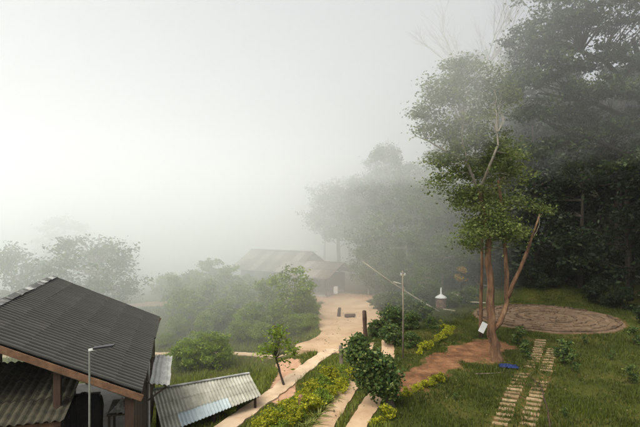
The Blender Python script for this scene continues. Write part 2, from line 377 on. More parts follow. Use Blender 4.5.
# ------------------------------------------------------------------ leaves, tubes, trees
def leaf_arrays(C, size, rs, aspect=.45, up=.25, spread=1.0, jitter=.55):
    """C (n,3) leaf positions -> diamond leaves folded at the midrib"""
    n_ = len(C); d = rs.normal(size=(n_, 3)); d[:, 2] = d[:, 2] * .6 - up * .6; d /= np.linalg.norm(d, axis=1)[:, None]
    q = rs.normal(size=(n_, 3)); q[:, 2] *= .5; wv = np.cross(d, q); wv /= np.linalg.norm(wv, axis=1)[:, None] + 1e-9
    nv = np.cross(d, wv); L = size * (1 + rs.uniform(-jitter, jitter, n_))[:, None]
    base = C - d * L * .5; tip = C + d * L * .5
    fold = nv * L * .10; l = C + wv * L * aspect * .5 + fold; r = C - wv * L * aspect * .5 + fold
    V = np.stack([base, r, tip, l], 1).reshape(-1, 3)
    idx = np.arange(n_)[:, None] * 4
    Ft = np.concatenate([idx + np.array([[0, 1, 2]]), idx + np.array([[0, 2, 3]])], 1).reshape(-1, 3)
    return V, Ft
def cloud(blobs, rs, rsub, nleaf, flat=.65, shell=.55):
    """blobs: (centre, (rx,ry,rz), n clusters) -> cluster centres and leaf positions"""
    cc = []; pts = []
    for c, r, k in blobs:
        d = rs.normal(size=(k, 3)); d /= np.linalg.norm(d, axis=1)[:, None]
        rad = (shell + (1 - shell) * rs.uniform(0, 1, k)) * rs.uniform(.75, 1.12, k)
        rad[: k // 5] *= .5
        q = np.array(c) + d * rad[:, None] * np.array(r); cc.append(q)
        for p_ in q:
            m_ = max(6, int(nleaf * rs.uniform(.5, 1.4))); s_ = rsub * rs.uniform(.55, 1.25)
            g_ = rs.normal(size=(m_, 3)) * .5; g_[:, 2] *= flat
            pts.append(p_ + g_ * s_)
    return np.concatenate(cc), np.concatenate(pts)
def crown_mesh(name, pts, size, rs, aspect=.45, up=.25):
    V, Ft = leaf_arrays(pts, size, rs, aspect, up); return raw_mesh(name, V, Ft)
def bend(p, q, rg, k=4, amt=.12):
    p, q = Vector(p), Vector(q); L = (q - p).length; pts = [p]
    for i in range(1, k):
        t = i / k; pts.append(p.lerp(q, t) + Vector((rg.uniform(-1, 1), rg.uniform(-1, 1), rg.uniform(-.3, 1) * (1 - t))) * L * amt)
    return pts + [q]
def limbs(mb, skeleton, targets, rg, r0=.05, frac=.5, n=5):
    """a thin limb from the nearest lower skeleton point to each target"""
    sk = [Vector(p) for p in skeleton]
    for t in targets:
        if rg.random() > frac: continue
        t = Vector(t); best = min(sk, key=lambda s_: (s_ - t).length + (3 if s_.z > t.z + .3 else 0))
        if (best - t).length < .2: continue
        pts = bend(best, t, rg, 4, .07); mb.tube(pts, [r0 * (1 - .8 * i / (len(pts) - 1)) for i in range(len(pts))], n, False)
def shift(pts, b): return [(p[0] - b[0], p[1] - b[1], p[2] - b[2]) for p in pts]

def make_tree(name, label, cat, base, trunks, blobs, leaf, rsub, nleaf, mat, bark, seed, frac=.5, limb=.05, aspect=.45, group=None, up=.25, flat=.65, extra=(), shell=.55, bark2=None, nlow=99):
    """trunks: list of (points, radii) in world metres; blobs in world metres"""
    rs = np.random.RandomState(seed); rg = random.Random(seed)
    t = thing(name, label, cat, base, 0, group)
    mb = MB(); sk = []; mlo = mb
    for kt, (pts, rad) in enumerate(trunks):
        if kt == nlow: mb = MB()
        pp = shift(pts, base); c = []
        for a, b2 in zip(pp[:-1], pp[1:]): c += [tuple(Vector(a).lerp(Vector(b2), k / 3) + Vector((rg.uniform(-1, 1), rg.uniform(-1, 1), 0)) * rad[0] * .18) for k in range(3)]
        c.append(pp[-1]); rr = np.interp(np.linspace(0, 1, len(c)), np.linspace(0, 1, len(rad)), rad)
        mb.tube(c, list(rr), 9, True, rg); sk += c[:-2] if len(c) > 5 else c
    cc, pts = cloud([((c[0]-base[0], c[1]-base[1], c[2]-base[2]), r, k) for c, r, k in blobs], rs, rsub, nleaf, flat, shell)
    limbs(mb, sk[len(sk)//4:], cc, rg, limb, frac)
    for e in extra: mb.tube(shift(e[0], base), e[1], 6, False, rg)
    mlo.build('trunk', bark, t, True)
    if mb is not mlo: mb.build('bough', bark2, t, True)
    link('crown', crown_mesh('crown', pts, leaf, rs, aspect, up), mat, t)
    return t

# ================================================================== BUILDINGS
def corrugated(name, width, length, pitch, amp, th=.012, spw=6):
    """sheet: waves across local y (0..width), length along -x (eave at x=0, up-slope at x=-length)"""
    k = max(6, int(round(width / pitch)) * spw); V = []; Fc = []
    for i in range(k + 1):
        y = width * i / k; z = amp * (2 * abs(math.cos(math.pi * y / pitch)) ** 1.6 - 1)
        V += [(0, y, z), (-length, y, z), (0, y, z - th), (-length, y, z - th)]
    for i in range(k):
        a, b2 = 4*i, 4*(i+1)
        Fc += [[a, b2, b2+1, a+1], [a+2, a+3, b2+3, b2+2], [a, a+2, b2+2, b2]]
    me = raw_mesh(name, V, Fc); at = me.attributes.new('crest', 'FLOAT', 'POINT')       # height along the rib; crests are coloured paler than the valleys
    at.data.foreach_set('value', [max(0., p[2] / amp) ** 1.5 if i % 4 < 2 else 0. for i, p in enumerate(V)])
    return me

def roof_slope(parent, mesh, mat_pick, x0, z0, x1, z1, y0, rows, cols, w_, rg, overlap=.06, name='roof_sheet'):
    """rows of sheets from eave (x0,z0) to top (x1,z1) in the parent's local frame; sign of x1-x0 gives the slope side"""
    L = math.hypot(x1 - x0, z1 - z0); ux, uz = (x1 - x0) / L, (z1 - z0) / L
    step = L / rows
    for r_ in range(rows):
        for c_ in range(cols):
            o_ = bpy.data.objects.new(name, mesh); COL.objects.link(o_); o_.parent = parent
            s_ = step * r_ - (0.04 if r_ else 0)
            lift = .045 + rg.uniform(0, .006)
            # local x axis of sheet (eave direction) = (-ux, 0, -uz); y kept; z = normal
            if ux < 0:
                ex = Vector((-ux, 0, -uz)); ey = Vector((0, 1, 0)); yy = y0 + c_ * w_
            else:
                ex = Vector((-ux, 0, -uz)); ey = Vector((0, -1, 0)); yy = y0 + (c_ + 1) * w_
            ez = ex.cross(ey)
            tilt = Matrix.Rotation(-.010, 3, 'Y')
            m3 = Matrix((ex, ey, ez)).transposed() @ tilt @ Matrix.Rotation(rg.uniform(-.008, .008), 3, 'Z')
            s_ += rg.uniform(-.025, .025)
            o_.rotation_euler = m3.to_euler()
            o_.location = (x0 + ux * s_ + ez.x * lift, yy, z0 + uz * s_ + ez.z * lift)
            if not mesh.materials: mesh.materials.append(None)
            o_.material_slots[0].link = 'OBJECT'; o_.material_slots[0].material = mat_pick(r_, c_)
rg = random.Random(11)

# --- main open-sided shelter on the left
RZ = math.atan2(.26, .965)
BX, BY = -5.1, 13.9
sh = thing('open_shelter', 'open-sided timber shelter with large dark corrugated roof and reddish bargeboard', 'shelter', (BX, BY, 0), RZ)
EZ, RZZ, XR, LEN = 4.0, 6.07, -4.54, 10.5
fm = MB()
for k in range(7):
    y = .12 + k * (LEN - .24) / 6
    fm.bar((-.1, y, EZ - .12), (XR, y, RZZ - .12), .08, .13); fm.bar((2*XR + .1, y, EZ - .12), (XR, y, RZZ - .12), .08, .13)
for k in range(6):
    t = (k + .5) / 6
    for sgn in (0, 1):
        x = XR * t if sgn == 0 else 2*XR - XR * t
        fm.box((x, LEN/2, EZ + (RZZ - EZ) * t - .03), (.06, LEN - .05, .05))
frame = fm.build('roof_frame', M['wood_grey'], sh)
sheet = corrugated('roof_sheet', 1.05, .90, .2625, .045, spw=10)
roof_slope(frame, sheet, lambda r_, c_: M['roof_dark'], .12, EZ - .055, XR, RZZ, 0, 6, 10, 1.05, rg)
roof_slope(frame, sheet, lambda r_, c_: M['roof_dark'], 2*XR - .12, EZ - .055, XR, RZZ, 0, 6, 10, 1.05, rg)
for k in range(20):
    mb = MB()
    for s_ in (-1, 1):
        mb.bar((0, 0, 0), (s_ * .2, 0, -.085 + rg.uniform(-.01, .02)), .50, .022)
    mb.V = [(x, y, z) for x, y, z in mb.V]
    o_ = mb.build('ridge_cap', M['ridge'], frame); o_.location = (XR, .26 + k * .525, RZZ + .085 + rg.uniform(0, .03)); o_.rotation_euler = (rg.uniform(-.07, .07), 0, rg.uniform(-.05, .05))
for yy in (-.035, LEN + .035):
    for s_ in (0, 1):
        xe = .16 if s_ == 0 else 2*XR - .16
        MB().bar((xe, yy, EZ - .135), (XR, yy, RZZ - .05), .05, .17).build('bargeboard', M['wood_red'], sh)
MB().box((.02, LEN/2, EZ - .14), (.035, LEN - .1, .14)).build('eave_board', M['wood_grey'], sh)
FZ = 1.2
MB().box((XR, LEN/2, FZ - .13 - 1.3), (2*abs(XR) - .8, LEN - .5, .26 + 2.6)).build('floor_slab', M['floor'], sh)
for y in (.25, 3.6, 7.0, LEN - .3):
    for x in (-.2, -2.05 if y < 1 else -3.0, XR, 2*XR + .5):
        top = (EZ + (RZZ - EZ) * (1 - abs(x - XR) / abs(XR))) - .2
        wd = .18 if not (x == -.2 and y < 1) else .24
        MB().box((x, y, (top + FZ - .05) / 2), (wd, wd, top - FZ + .05)).build('post', M['wood_dark'], sh)
MB().bar((-.6, 9.9, EZ - .05), (2*XR + .6, 9.9, EZ - .05), .10, .16).build('tie_beam', M['wood_dark'], sh)
MB().bar((-.2, .4, EZ - .14), (-.2, LEN - .25, EZ - .14), .10, .14).build('wall_plate', M['wood_dark'], sh)
# side wall of upright boards under the eave
wallp = MB().bar((-.14, .45, FZ + 1.2), (-.14, LEN - .5, FZ + 1.2), .06, .09).build('side_wall', M['wood_dark'], sh)
bme = MB().box((0, 0, 0), (.028, .205, 3.6)).mesh('wall_board'); bme.materials.append(M['wood_dark'])
for k in range(45):
    o_ = link('wall_board', bme, None, wallp); o_.location = (-.09 + rg.uniform(-.006, .006), .42 + k * .216, EZ - .25 - 1.8 + rg.uniform(-.03, .03)); o_.rotation_euler = (rg.uniform(-.006, .006), 0, 0)
MB().tube([(-.01, 4.9, EZ - .25), (0, 4.9, .9), (0, 4.95, -1.3)], .045, 8).build('drain_pipe', M['white'], sh)
# --- awning of pale sheets beside the eave
aw = thing('awning', 'narrow awning of pale grey corrugated sheets beside the dark eave', 'awning', (BX, BY, 0), RZ)
af = MB()
for k in range(3): af.bar((-.06, 4.0 + k * 1.6, 3.02), (.74, 4.0 + k * 1.6, 2.86), .05, .07)
af.bar((.6, 3.8, 2.90), (.6, 7.5, 2.90), .05, .05); aframe = af.build('awning_frame', M['wood_grey'], aw)
for k in range(3): MB().bar((-.06, 4.0 + k * 1.6, 2.30), (.66, 4.0 + k * 1.6, 2.80), .05, .05).build('bracket', M['wood_grey'], aw)
ash = MB(); k = 4 * 6; aV = []; aF = []
for i in range(k + 1):
    x = .68 * i / k; z = .025 * math.cos(2 * math.pi * x / .17)
    aV += [(x, 0, z), (x, 1.3, z), (x, 0, z - .01), (x, 1.3, z - .01)]
for i in range(k):
    a, b2 = 4*i, 4*(i+1); aF += [[a, b2, b2+1, a+1], [a+2, a+3, b2+3, b2+2], [a, a+2, b2+2, b2]]
ame = raw_mesh('awning_sheet', aV, aF); ame.materials.append(M['roof_grey'])
for k in range(3):
    o_ = link('awning_sheet', ame, None, aframe); o_.location = (.10, 3.7 + k * 1.24, 3.02 + .012 * (3 - k)); o_.rotation_euler = (rg.uniform(-.01, .01), .17, rg.uniform(-.02, .02))
# --- lower mossy lean-to roof in front of the shelter
lt = thing('lean_to', 'low lean-to with mossy brown corrugated roof tucked beneath the reddish bargeboard', 'lean-to', (BX, BY, 0), RZ)
def loc_of(wx, wy):
    dx, dy = wx - BX, wy - BY; return (dx * math.cos(RZ) + dy * math.sin(RZ), -dx * math.sin(RZ) + dy * math.cos(RZ))
lx, ly = loc_of(-6.68, 13.0)
z_e, z_t, ytop = 3.60, 4.25, ly + 3.7
lf = MB(); lf.bar((lx - .08, ly + .1, z_e - .08), (lx - 5.0, ly + .1, z_e - .08), .09, .12); lf.bar((lx - .08, ytop - .1, z_t - .12), (lx - 5.0, ytop - .1, z_t - .12), .09, .12)
for k in range(5): lf.bar((lx - .12 - k * 1.2, ly + .05, z_e - .04), (lx - .12 - k * 1.2, ytop, z_t - .04), .06, .07)
lframe = lf.build('roof_frame', M['wood_red'], lt)
lsh = corrugated('roof_sheet', 1.05, 1.32, .21, .032)
# slopes run toward -y here: turn the sheets a quarter
for r_ in range(3):
    for c_ in range(5):
        o_ = bpy.data.objects.new('roof_sheet', lsh); COL.objects.link(o_); o_.parent = lframe
        a = math.atan2(z_t - z_e, ytop - ly)
        ex = Vector((0, -math.cos(a), -math.sin(a))); ey = Vector((1, 0, 0)); ez = ex.cross(ey)
        m3 = Matrix((ex, ey, ez)).transposed() @ Matrix.Rotation(-.02, 3, 'Y') @ Matrix.Rotation(rg.uniform(-.01, .01), 3, 'Z')
        o_.rotation_euler = m3.to_euler()
        s_ = r_ * 1.22 - .04; o_.location = (lx - (c_ + 1) * 1.05 + .03, ly + s_ * math.cos(a) - .02 + rg.uniform(-.03, .03), z_e + s_ * math.sin(a) + .05)
        if not lsh.materials: lsh.materials.append(M['roof_moss'])
for (x, y) in ((lx - .2, ly + .1), (lx - 2.4, ly + .1), (lx - 4.8, ly + .1)):
    MB().box((x, y, (z_e - .14 - 1.35) / 2), (.12, .12, z_e - .14 + 1.35)).build('post', M['wood_dark'], lt)
# --- grey roof corner below the viewpoint
gs = thing('small_shed', 'low shed with light grey corrugated roof below the mossy lean-to', 'shed', (-5.2, 9.75, 0), R(4))
gf = MB(); gz1, gz0 = 4.98, 4.60
for k in range(3): gf.bar((.0, -.3 - k * .9, gz0 - .09), (-2.4, -.3 - k * .9, gz1 - .06), .06, .08)
gframe = gf.build('roof_frame', M['wood_grey'], gs)
gsh = corrugated('roof_sheet', .84, 1.25, .21, .03)
roof_slope(gframe, gsh, lambda r_, c_: M['roof_grey'], .12, gz0 - .02, -2.4, gz1, -2.5, 2, 3, .84, rg)
for (x, y) in ((-.15, -.15), (-.15, -2.3), (-2.3, -.15), (-2.3, -2.3)):
    zt = gz0 + (gz1 - gz0) * (-x / 2.4) - .12
    MB().box((x, y, (zt - 1.3) / 2), (.12, .12, zt + 1.3)).build('post', M['wood_dark'], gs)
for k in range(11): MB().box((-2.3 + k * .215, -.2, 1.5), (.2, .025, 5.4)).build('wall_board', M['wood_grey'], gs)

# --- pale corrugated shed beside the path (skewed a little)
TL, TR, BR = Vector(D(152, 391, 22.2)), Vector(D(249, 374, 24.4)), Vector(D(260.5, 395.5, 23.0))
BL = TL + (BR - TR) * 1.62
ps = thing('low_shed', 'low shed with pale corrugated sheet roof and one bluish lower row beside the path', 'shed', (TL.x, TL.y, Hs(TL.x, TL.y)))
pb = Vector(ps.location)
pf = MB()
def bil(a, b2): return TL.lerp(TR, a).lerp(BL.lerp(BR, a), b2)
nrm = (TR - TL).cross(BL - TL).normalized(); nrm = nrm if nrm.z > 0 else -nrm
for k in range(5): pf.bar(bil(.02 + k * .24, .0) - pb - nrm * .09, bil(.02 + k * .24, .97) - pb - nrm * .09, .06, .08)
pframe = pf.build('roof_frame', M['wood_grey'], ps)
ROWS, COLS, WV = 3, 6, 5
for r_ in range(ROWS):
    for c_ in range(COLS):
        k = WV * 6; V = []; Fc = []
        b0 = r_ / ROWS - .012; b1 = (r_ + 1) / ROWS + .03
        jit = rg.uniform(-.008, .008)
        for i in range(k + 1):
            a_ = (c_ + i / k) / COLS; zz = .026 * math.cos(2 * math.pi * WV * i / k)
            q0 = bil(a_, b0 + jit) - pb + nrm * (zz + .012); q1 = bil(a_, b1 + jit) - pb + nrm * (zz + .032)
            V += [q0, q1, q0 - nrm * .01, q1 - nrm * .01]
        for i in range(k):
            a, b2 = 4*i, 4*(i+1); Fc += [[a+1, b2+1, b2, a], [a+2, b2+2, b2+3, a+3], [a+1, a+3, b2+3, b2+1]]
        link('roof_sheet', raw_mesh('roof_sheet', V, Fc), M['roof_new'] if r_ == 2 and 1 <= c_ <= 3 else M['roof_pale'], pframe)
for c_ in range(COLS):
    mb = MB(); mb.bar(bil(c_ / COLS + .003, -.015) - pb + nrm * .055, bil((c_ + 1) / COLS + .004, -.015) - pb + nrm * .05, .16, .04)
    mb.build('ridge_cap', M['ridge'], pframe)
for a_, b_ in ((.05, .06), (.5, .06), (.95, .06), (.05, .94), (.5, .94), (.95, .94)):
    q = bil(a_, b_) - nrm * .14; zg = Hs(q.x, q.y) - .1
    MB().box((q.x - pb.x, q.y - pb.y, (q.z + zg) / 2 - pb.z), (.11, .11, q.z - zg)).build('post', M['wood_dark'], ps)
for k in range(16):
    q0, q1 = bil(.05 + k * .06, .075), bil(.05 + (k + .93) * .06, .075); c = (q0 + q1) / 2 - nrm * .14; zg = Hs(c.x, c.y)
    mb = MB(); mb.box((c.x - pb.x, c.y - pb.y, (c.z + zg) / 2 - pb.z), ((q1 - q0).length, .025, c.z - zg), Matrix.Rotation(math.atan2(q1.y - q0.y, q1.x - q0.x), 3, 'Z'))
    mb.build('wall_board', M['wood_grey'], ps)

# --- farmhouse across the courtyard
fh = thing('farmhouse', 'long timber farmhouse with rust-streaked tin roof half hidden in fog', 'house', (-4.3, 57.5, 0), R(-28))
fw = MB()
HX0, HX1, HY0, HY1, EV, RG = -6.4, 1.2, .6, 7.0, 2.35, 4.3
fw.box(((HX0+HX1)/2, (HY0+HY1)/2, 1.17), (HX1-HX0, HY1-HY0, 2.34)); fw.build('wall', M['wood_grey'], fh)
rf = MB()
for k in range(5):
    x = HX0 - .6 + k * (HX1 - HX0 + 1.2) / 4
    rf.bar((x, HY0 - 1.0, EV - .05), (x, 3.8, RG - .08), .08, .12); rf.bar((x, HY1 + 1.0, EV - .05), (x, 3.8, RG - .08), .08, .12)
rframe = rf.build('roof_frame', M['wood_dark'], fh)
fsh = corrugated('roof_sheet', .92, 2.75, .23, .03, spw=4)
# sheets: eave along x, slope along y
def yslope(parent, me, mat, x0, cols, w_, ye, ze, yt, zt, rows, rg):
    L = math.hypot(yt - ye, zt - ze); uy, uz = (yt - ye) / L, (zt - ze) / L
    if not me.materials: me.materials.append(mat)
    for r_ in range(rows):
        for c_ in range(cols):
            o_ = bpy.data.objects.new('roof_sheet', me); COL.objects.link(o_); o_.parent = parent
            ex = Vector((0, -uy, -uz)); ey = Vector((1 if uy > 0 else -1, 0, 0)); ez = ex.cross(ey)
            o_.rotation_euler = (Matrix((ex, ey, ez)).transposed() @ Matrix.Rotation(-.012, 3, 'Y') @ Matrix.Rotation(rg.uniform(-.006, .006), 3, 'Z')).to_euler()
            s_ = r_ * L / rows - .03
            o_.location = (x0 + (c_ + (0 if uy > 0 else 1)) * w_, ye + uy * s_, ze + uz * s_ + .06 + rg.uniform(0, .015))
yslope(rframe, fsh, M['roof_rust'], HX0 - .8, 10, .92, HY0 - 1.2, EV - .1, 3.8, RG, 2, rg)
yslope(rframe, fsh, M['roof_rust'], HX0 - .8, 10, .92, HY1 + 1.2, EV - .1, 3.8, RG, 2, rg)
MB().bar((HX0 - .9, 3.8, RG + .12), (HX1 + 1.25, 3.8, RG + .12), .35, .05).build('ridge_cap', M['roof_grey'], fh)
# lower porch wing on the right
pr = MB(); PX0, PX1 = 1.3, 6.2
for k in range(4):
    x = PX0 + .1 + k * (PX1 - PX0 - .2) / 3; pr.bar((x, -1.2, 1.95), (x, 2.6, 3.35), .07, .10); pr.bar((x, 5.8, 1.95), (x, 2.6, 3.35), .07, .10)
pframe2 = pr.build('porch_frame', M['wood_dark'], fh)
psh = corrugated('roof_sheet', .90, 2.15, .225, .03, spw=4)
yslope(pframe2, psh, M['roof_rust'], PX0 - .1, 6, .90, -1.4, 1.95, 2.6, 3.4, 2, rg)
yslope(pframe2, psh, M['roof_rust'], PX0 - .1, 6, .90, 6.4, 1.95, 2.6, 3.4, 2, rg)
for x in (PX0 + .1, 2.9, 4.5, PX1 - .1):
    MB().box((x, -.95, .98), (.14, .14, 2.0)).build('post', M['wood_dark'], fh)
MB().box(((PX0+PX1)/2, 3.6, 1.1), (PX1-PX0, .12, 2.2)).build('porch_wall', M['wood_dark'], fh)
MB().box(((PX0+PX1)/2, 1.2, .06), (PX1-PX0, 4.6, .24)).build('porch_floor', M['floor'], fh)
for x in (-5.0, -2.6, -.4):
    wn = MB().box((x, HY0 - .03, 1.55), (1.1, .08, 1.0)).build('window', M['wood_dark'], fh)
    MB().box((x, HY0 - .08, 1.55), (.92, .03, .82)).build('pane', M['glass'], wn)
dr = MB().box((3.6, 3.52, 1.2), (.95, .06, 1.95)).build('door', M['wood_grey'], fh)
MB().box((3.95, 3.47, 1.15), (.04, .05, .14)).build('handle', M['metal'], dr)
# white cloth hung on the porch, small low wall
wc = MB()
for k in range(5): wc.box((k * .09, .015 * (k % 2), 0), (.092, .02, .75 + .05 * (k % 3)))
wo = wc.build('hanging_towel', M['cloth_white']); wo.location = D(334, 290, 54.6); tag(wo, 'small white cloth hanging under the porch of the farmhouse', 'towel')
lw = thing('low_wall', 'low pinkish plastered wall among the shrubs before the farmhouse', 'wall', (-4.6, 46.2, Hs(-4.6, 46.2)))
MB().box((0, 0, .55), (2.3, .22, 1.3)).build('wall_body', M['plaster'], lw); MB().box((0, 0, 1.23), (2.4, .30, .07)).build('coping', M['plaster'], lw)
wp = MB().lathe([(.12, 0), (.2, .12), (.22, .26), (.16, .36), (.18, .40), (.15, .40), (.02, .3)], 14).build('flower_pot', M['white'], None, True)
wp.location = (-5.05, 46.2, Hs(-4.6, 46.2) + 1.265); tag(wp, 'white pot standing on the low pinkish wall', 'pot')

# ================================================================== THINGS AROUND THE SHELTER
lamp = thing('street_lamp', 'slim grey lamp post with dark flat lamp head in front of the shelter', 'street lamp', (-5.74, 12.45, Hs(-5.74, 12.45)))
lz = lamp.location.z
MB().tube([(0, 0, 0), (0, 0, 5.62 - lz)], [.03, .024], 10).build('pole', M['metal'], lamp, True)
MB().bar((-.02, 0, 5.60 - lz), (.16, .02, 5.63 - lz), .06, .05).build('bracket', M['white'], lamp)
hd = MB().bar((.10, .01, 5.645 - lz), (.58, .08, 5.70 - lz), .17, .045).build('lamp_head', M['black'], lamp)
MB().bar((.14, .02, 5.618 - lz), (.50, .07, 5.659 - lz), .12, .012).build('lens', M['white'], hd)
# counter under the roof with a crumpled white sheet; black garments on a rail
tb = thing('work_table', 'rough wooden work table under the shelter roof', 'table', (BX, BY, FZ), RZ)
for k in range(4): MB().box((-1.15 + k * .24, 4.25, .93), (.23, 1.5, .05)).build('plank', M['wood_grey'], tb)
for x in (-1.2, -.45):
    for y in (3.6, 4.9): MB().box((x, y, .45), (.08, .08, .9)).build('leg', M['wood_grey'], tb)
rs = np.random.RandomState(4)
def crumple(name, size, nseg, amp, mat, seed, sag=0):
    r_ = np.random.RandomState(seed); V = []; Fc = []
    for j in range(nseg + 1):
        for i in range(nseg + 1):
            a, b2 = i / nseg - .5, j / nseg - .5; e = max(abs(a), abs(b2)) * 2
            V.append((a * size[0] * (1 + .1 * r_.normal()), b2 * size[1] * (1 + .1 * r_.normal()), (1 - e) * size[2] + amp * abs(r_.normal()) * (1 - e * .8) + .012))
    for j in range(nseg):
        for i in range(nseg):
            q = j * (nseg + 1) + i; Fc.append([q, q + 1, q + nseg + 2, q + nseg + 1])
    return link(name, raw_mesh(name, V, Fc), mat)
cs = crumple('plastic_sheet', (.62, .72, .30), 9, .07, M['cloth_white'], 3)
tbm = Matrix.Translation((BX, BY, FZ)) @ Matrix.Rotation(RZ, 4, 'Z'); cs.location = tbm @ Vector((-.80, 3.9, .955)); tag(cs, 'crumpled white plastic sheet heaped on the wooden work table', 'sheet')
gr_ = thing('clothes_rail', 'black jackets hung in a bundle on a rail under the shelter roof', 'clothes rail', (BX, BY, FZ), RZ)
MB().bar((-2.15, 1.5, 2.42), (-1.15, 1.5, 2.42), .035, .035).build('rail', M['metal'], gr_)
for x in (-2.12, -1.18): MB().box((x, 1.5, 1.2), (.04, .04, 2.4)).build('upright', M['metal'], gr_)
for k, x in enumerate((-2.0, -1.82, -1.62, -1.42, -1.28)):
    rg2 = random.Random(k); mb = MB(); hh = rg2.uniform(-.22, .06); prof = [(.07, 2.44 + hh * .3), (.24, 2.34 + hh * .5), (.31, 2.16 + hh * .5), (.27, 1.6 + hh), (.31, 1.05 + rg2.uniform(-.25, .25))]
    V = []; n_ = 14
    for r_, z_ in prof:
        for q in range(n_):
            th = 2 * math.pi * q / n_; rr = r_ * (1 + .18 * math.sin(3 * th + k) + rg2.uniform(-.06, .06))
            V.append((x + rr * .8 * math.cos(th), 1.5 + rr * 1.1 * math.sin(th), z_ + rg2.uniform(-.02, .02)))
    Fc = [[i*n_+q, (i+1)*n_+q, (i+1)*n_+(q+1) % n_, i*n_+(q+1) % n_] for i in range(4) for q in range(n_)] + [[q for q in range(n_)], [4*n_+q for q in range(n_)][::-1]]
    link('jacket', raw_mesh('jacket', V, Fc), M['cloth_black'], gr_, True)

# ================================================================== YARD AND GARDEN THINGS
def rough_post(name, label, cat, base, top, r, mat, seed, lean=(0, 0)):
    rg2 = random.Random(seed); t = thing(name, label, cat, base)
    h = top - base[2]; pts = [(lean[0] * k / 5, lean[1] * k / 5, -.15 + (h + .15) * k / 5) for k in range(6)]
    MB().tube(pts, [r * 1.15, r * 1.05, r, r * .95, r * 1.0, r * .85], 9, True, rg2).build('shaft', mat, t, True)
    MB().lathe([(r * .84, 0), (r * .6, .025), (.01, .04)], 9, (lean[0], lean[1], h)).build('top', mat, t)
    return t
b0 = onG(366, 346); rough_post('gate_post', 'tall dark weathered timber post at the courtyard edge behind the leafy bush', 'post', b0, 2.42 + b0[2] * 0, .15, M['wood_dark'], 1, (-.12, 0))
b0 = W(341.5, 367); b0 = (b0[0], b0[1], Hs(b0[0], b0[1])); rough_post('marker_post', 'short brown timber post at the end of the hedge', 'post', b0, b0[2] + 1.25, .12, M['wood_grey'], 2, (-.05, 0))
b0 = W(300.5, 418); b0 = (b0[0], b0[1], Hs(b0[0], b0[1])); rough_post('hedge_post', 'brown stub post standing inside the lime hedge', 'post', b0, b0[2] + 1.0, .10, M['wood_red'], 3)
b0 = W(338.5, 317); st = rough_post('tree_stump', 'small dark leaning stump standing on the courtyard concrete', 'stump', (b0[0], b0[1], .06), .80, .15, M['wood_dark'], 4, (.10, 0))
lg = thing('log_bench', 'short dark log lying on the courtyard concrete', 'log', (W(350, 318)[0], W(350, 318)[1], .06), R(20))
MB().tube([(-.46, 0, .16), (0, .01, .165), (.46, 0, .17)], [.15, .155, .14], 10, True, random.Random(3)).build('log', M['wood_dark'], lg, True)
for x in (-.3, .3): MB().box((x, 0, .03), (.1, .3, .06)).build('chock', M['wood_dark'], lg)
# brick kiln with white conical cap
kb = onG(441, 309); kl = thing('kiln', 'round brown brick kiln with white cone lid and spike on the slope', 'kiln', kb)
kr = .47
core = MB().lathe([(kr - .05, -.1), (kr - .05, 1.02), (.3, 1.05)], 20).build('kiln_body', M['brick'], kl)
kbm = MB().box((0, 0, 0), (.12, .245, .115)).mesh('brick'); kbm.materials.append(M['brick'])
for r_ in range(8):
    for q in range(11):
        th = 2 * math.pi * (q + .5 * (r_ % 2)) / 11; o_ = link('brick', kbm, None, core)
        o_.location = ((kr - .05) * math.cos(th), (kr - .05) * math.sin(th), .06 + r_ * .127); o_.rotation_euler = (0, 0, th + rg.uniform(-.04, .04))
MB().lathe([(.55, 1.03), (.56, 1.07), (.36, 1.22), (.13, 1.36), (.08, 1.40), (.065, 1.95), (.04, 2.0)], 20).build('lid', M['white'], kl, True)
pk = tag(MB().box((0, 0, 0), (1.1, .18, .05), Matrix.Rotation(-.45, 3, 'Z')).build('plank', M['bamboo']), 'pale plank lying at the foot of the brick kiln', 'plank')
pk.name = 'loose_plank'; kp = (kb[0] + .55, kb[1] - .9); pk.location = (*kp, Hs(*kp) + .06); pk.rotation_euler = (0, .05, 0)
# utility pole and leaning pale trunk
ub = W(403, 359); ub = (ub[0], ub[1], Hs(ub[0], ub[1])); up_ = thing('utility_pole', 'thin pale upright pole on the slope behind the leafy bush', 'pole', ub)
MB().tube([(0, 0, -.2), (.01, 0, 3), (-.03, 0, 5.45 - ub[2])], [.055, .048, .04], 9).build('shaft', M['wood_grey'], up_, True)
MB().box((0, 0, 5.2 - ub[2]), (.30, .05, .05)).build('crossbar', M['bamboo'], up_)
for x in (-.12, .12): MB().lathe([(.03, 0), (.04, .04), (.03, .08), (.015, .10)], 8, (x, 0, 5.225 - ub[2])).build('insulator', M['white'], up_)
lb0, lb1 = D(441, 301, 46), D(362, 261, 42); lb0 = (lb0[0], lb0[1], Hs(lb0[0], lb0[1]) - .1)
dl = MB().tube([Vector(lb0).lerp(Vector(lb1), k / 6) + Vector((0, 0, -.18 * math.sin(math.pi * k / 6))) for k in range(7)], [.075, .07, .065, .06, .05, .04, .02], 8, True, random.Random(2))
dl.tube([Vector(lb0).lerp(Vector(lb1), .62), D(402, 284, 43.4), D(408, 296, 43.4)], [.04, .03, .015], 6)
tag(dl.build('dead_trunk', M['bamboo'], None, True), 'pale dead trunk leaning diagonally across the misty undergrowth', 'dead trunk')
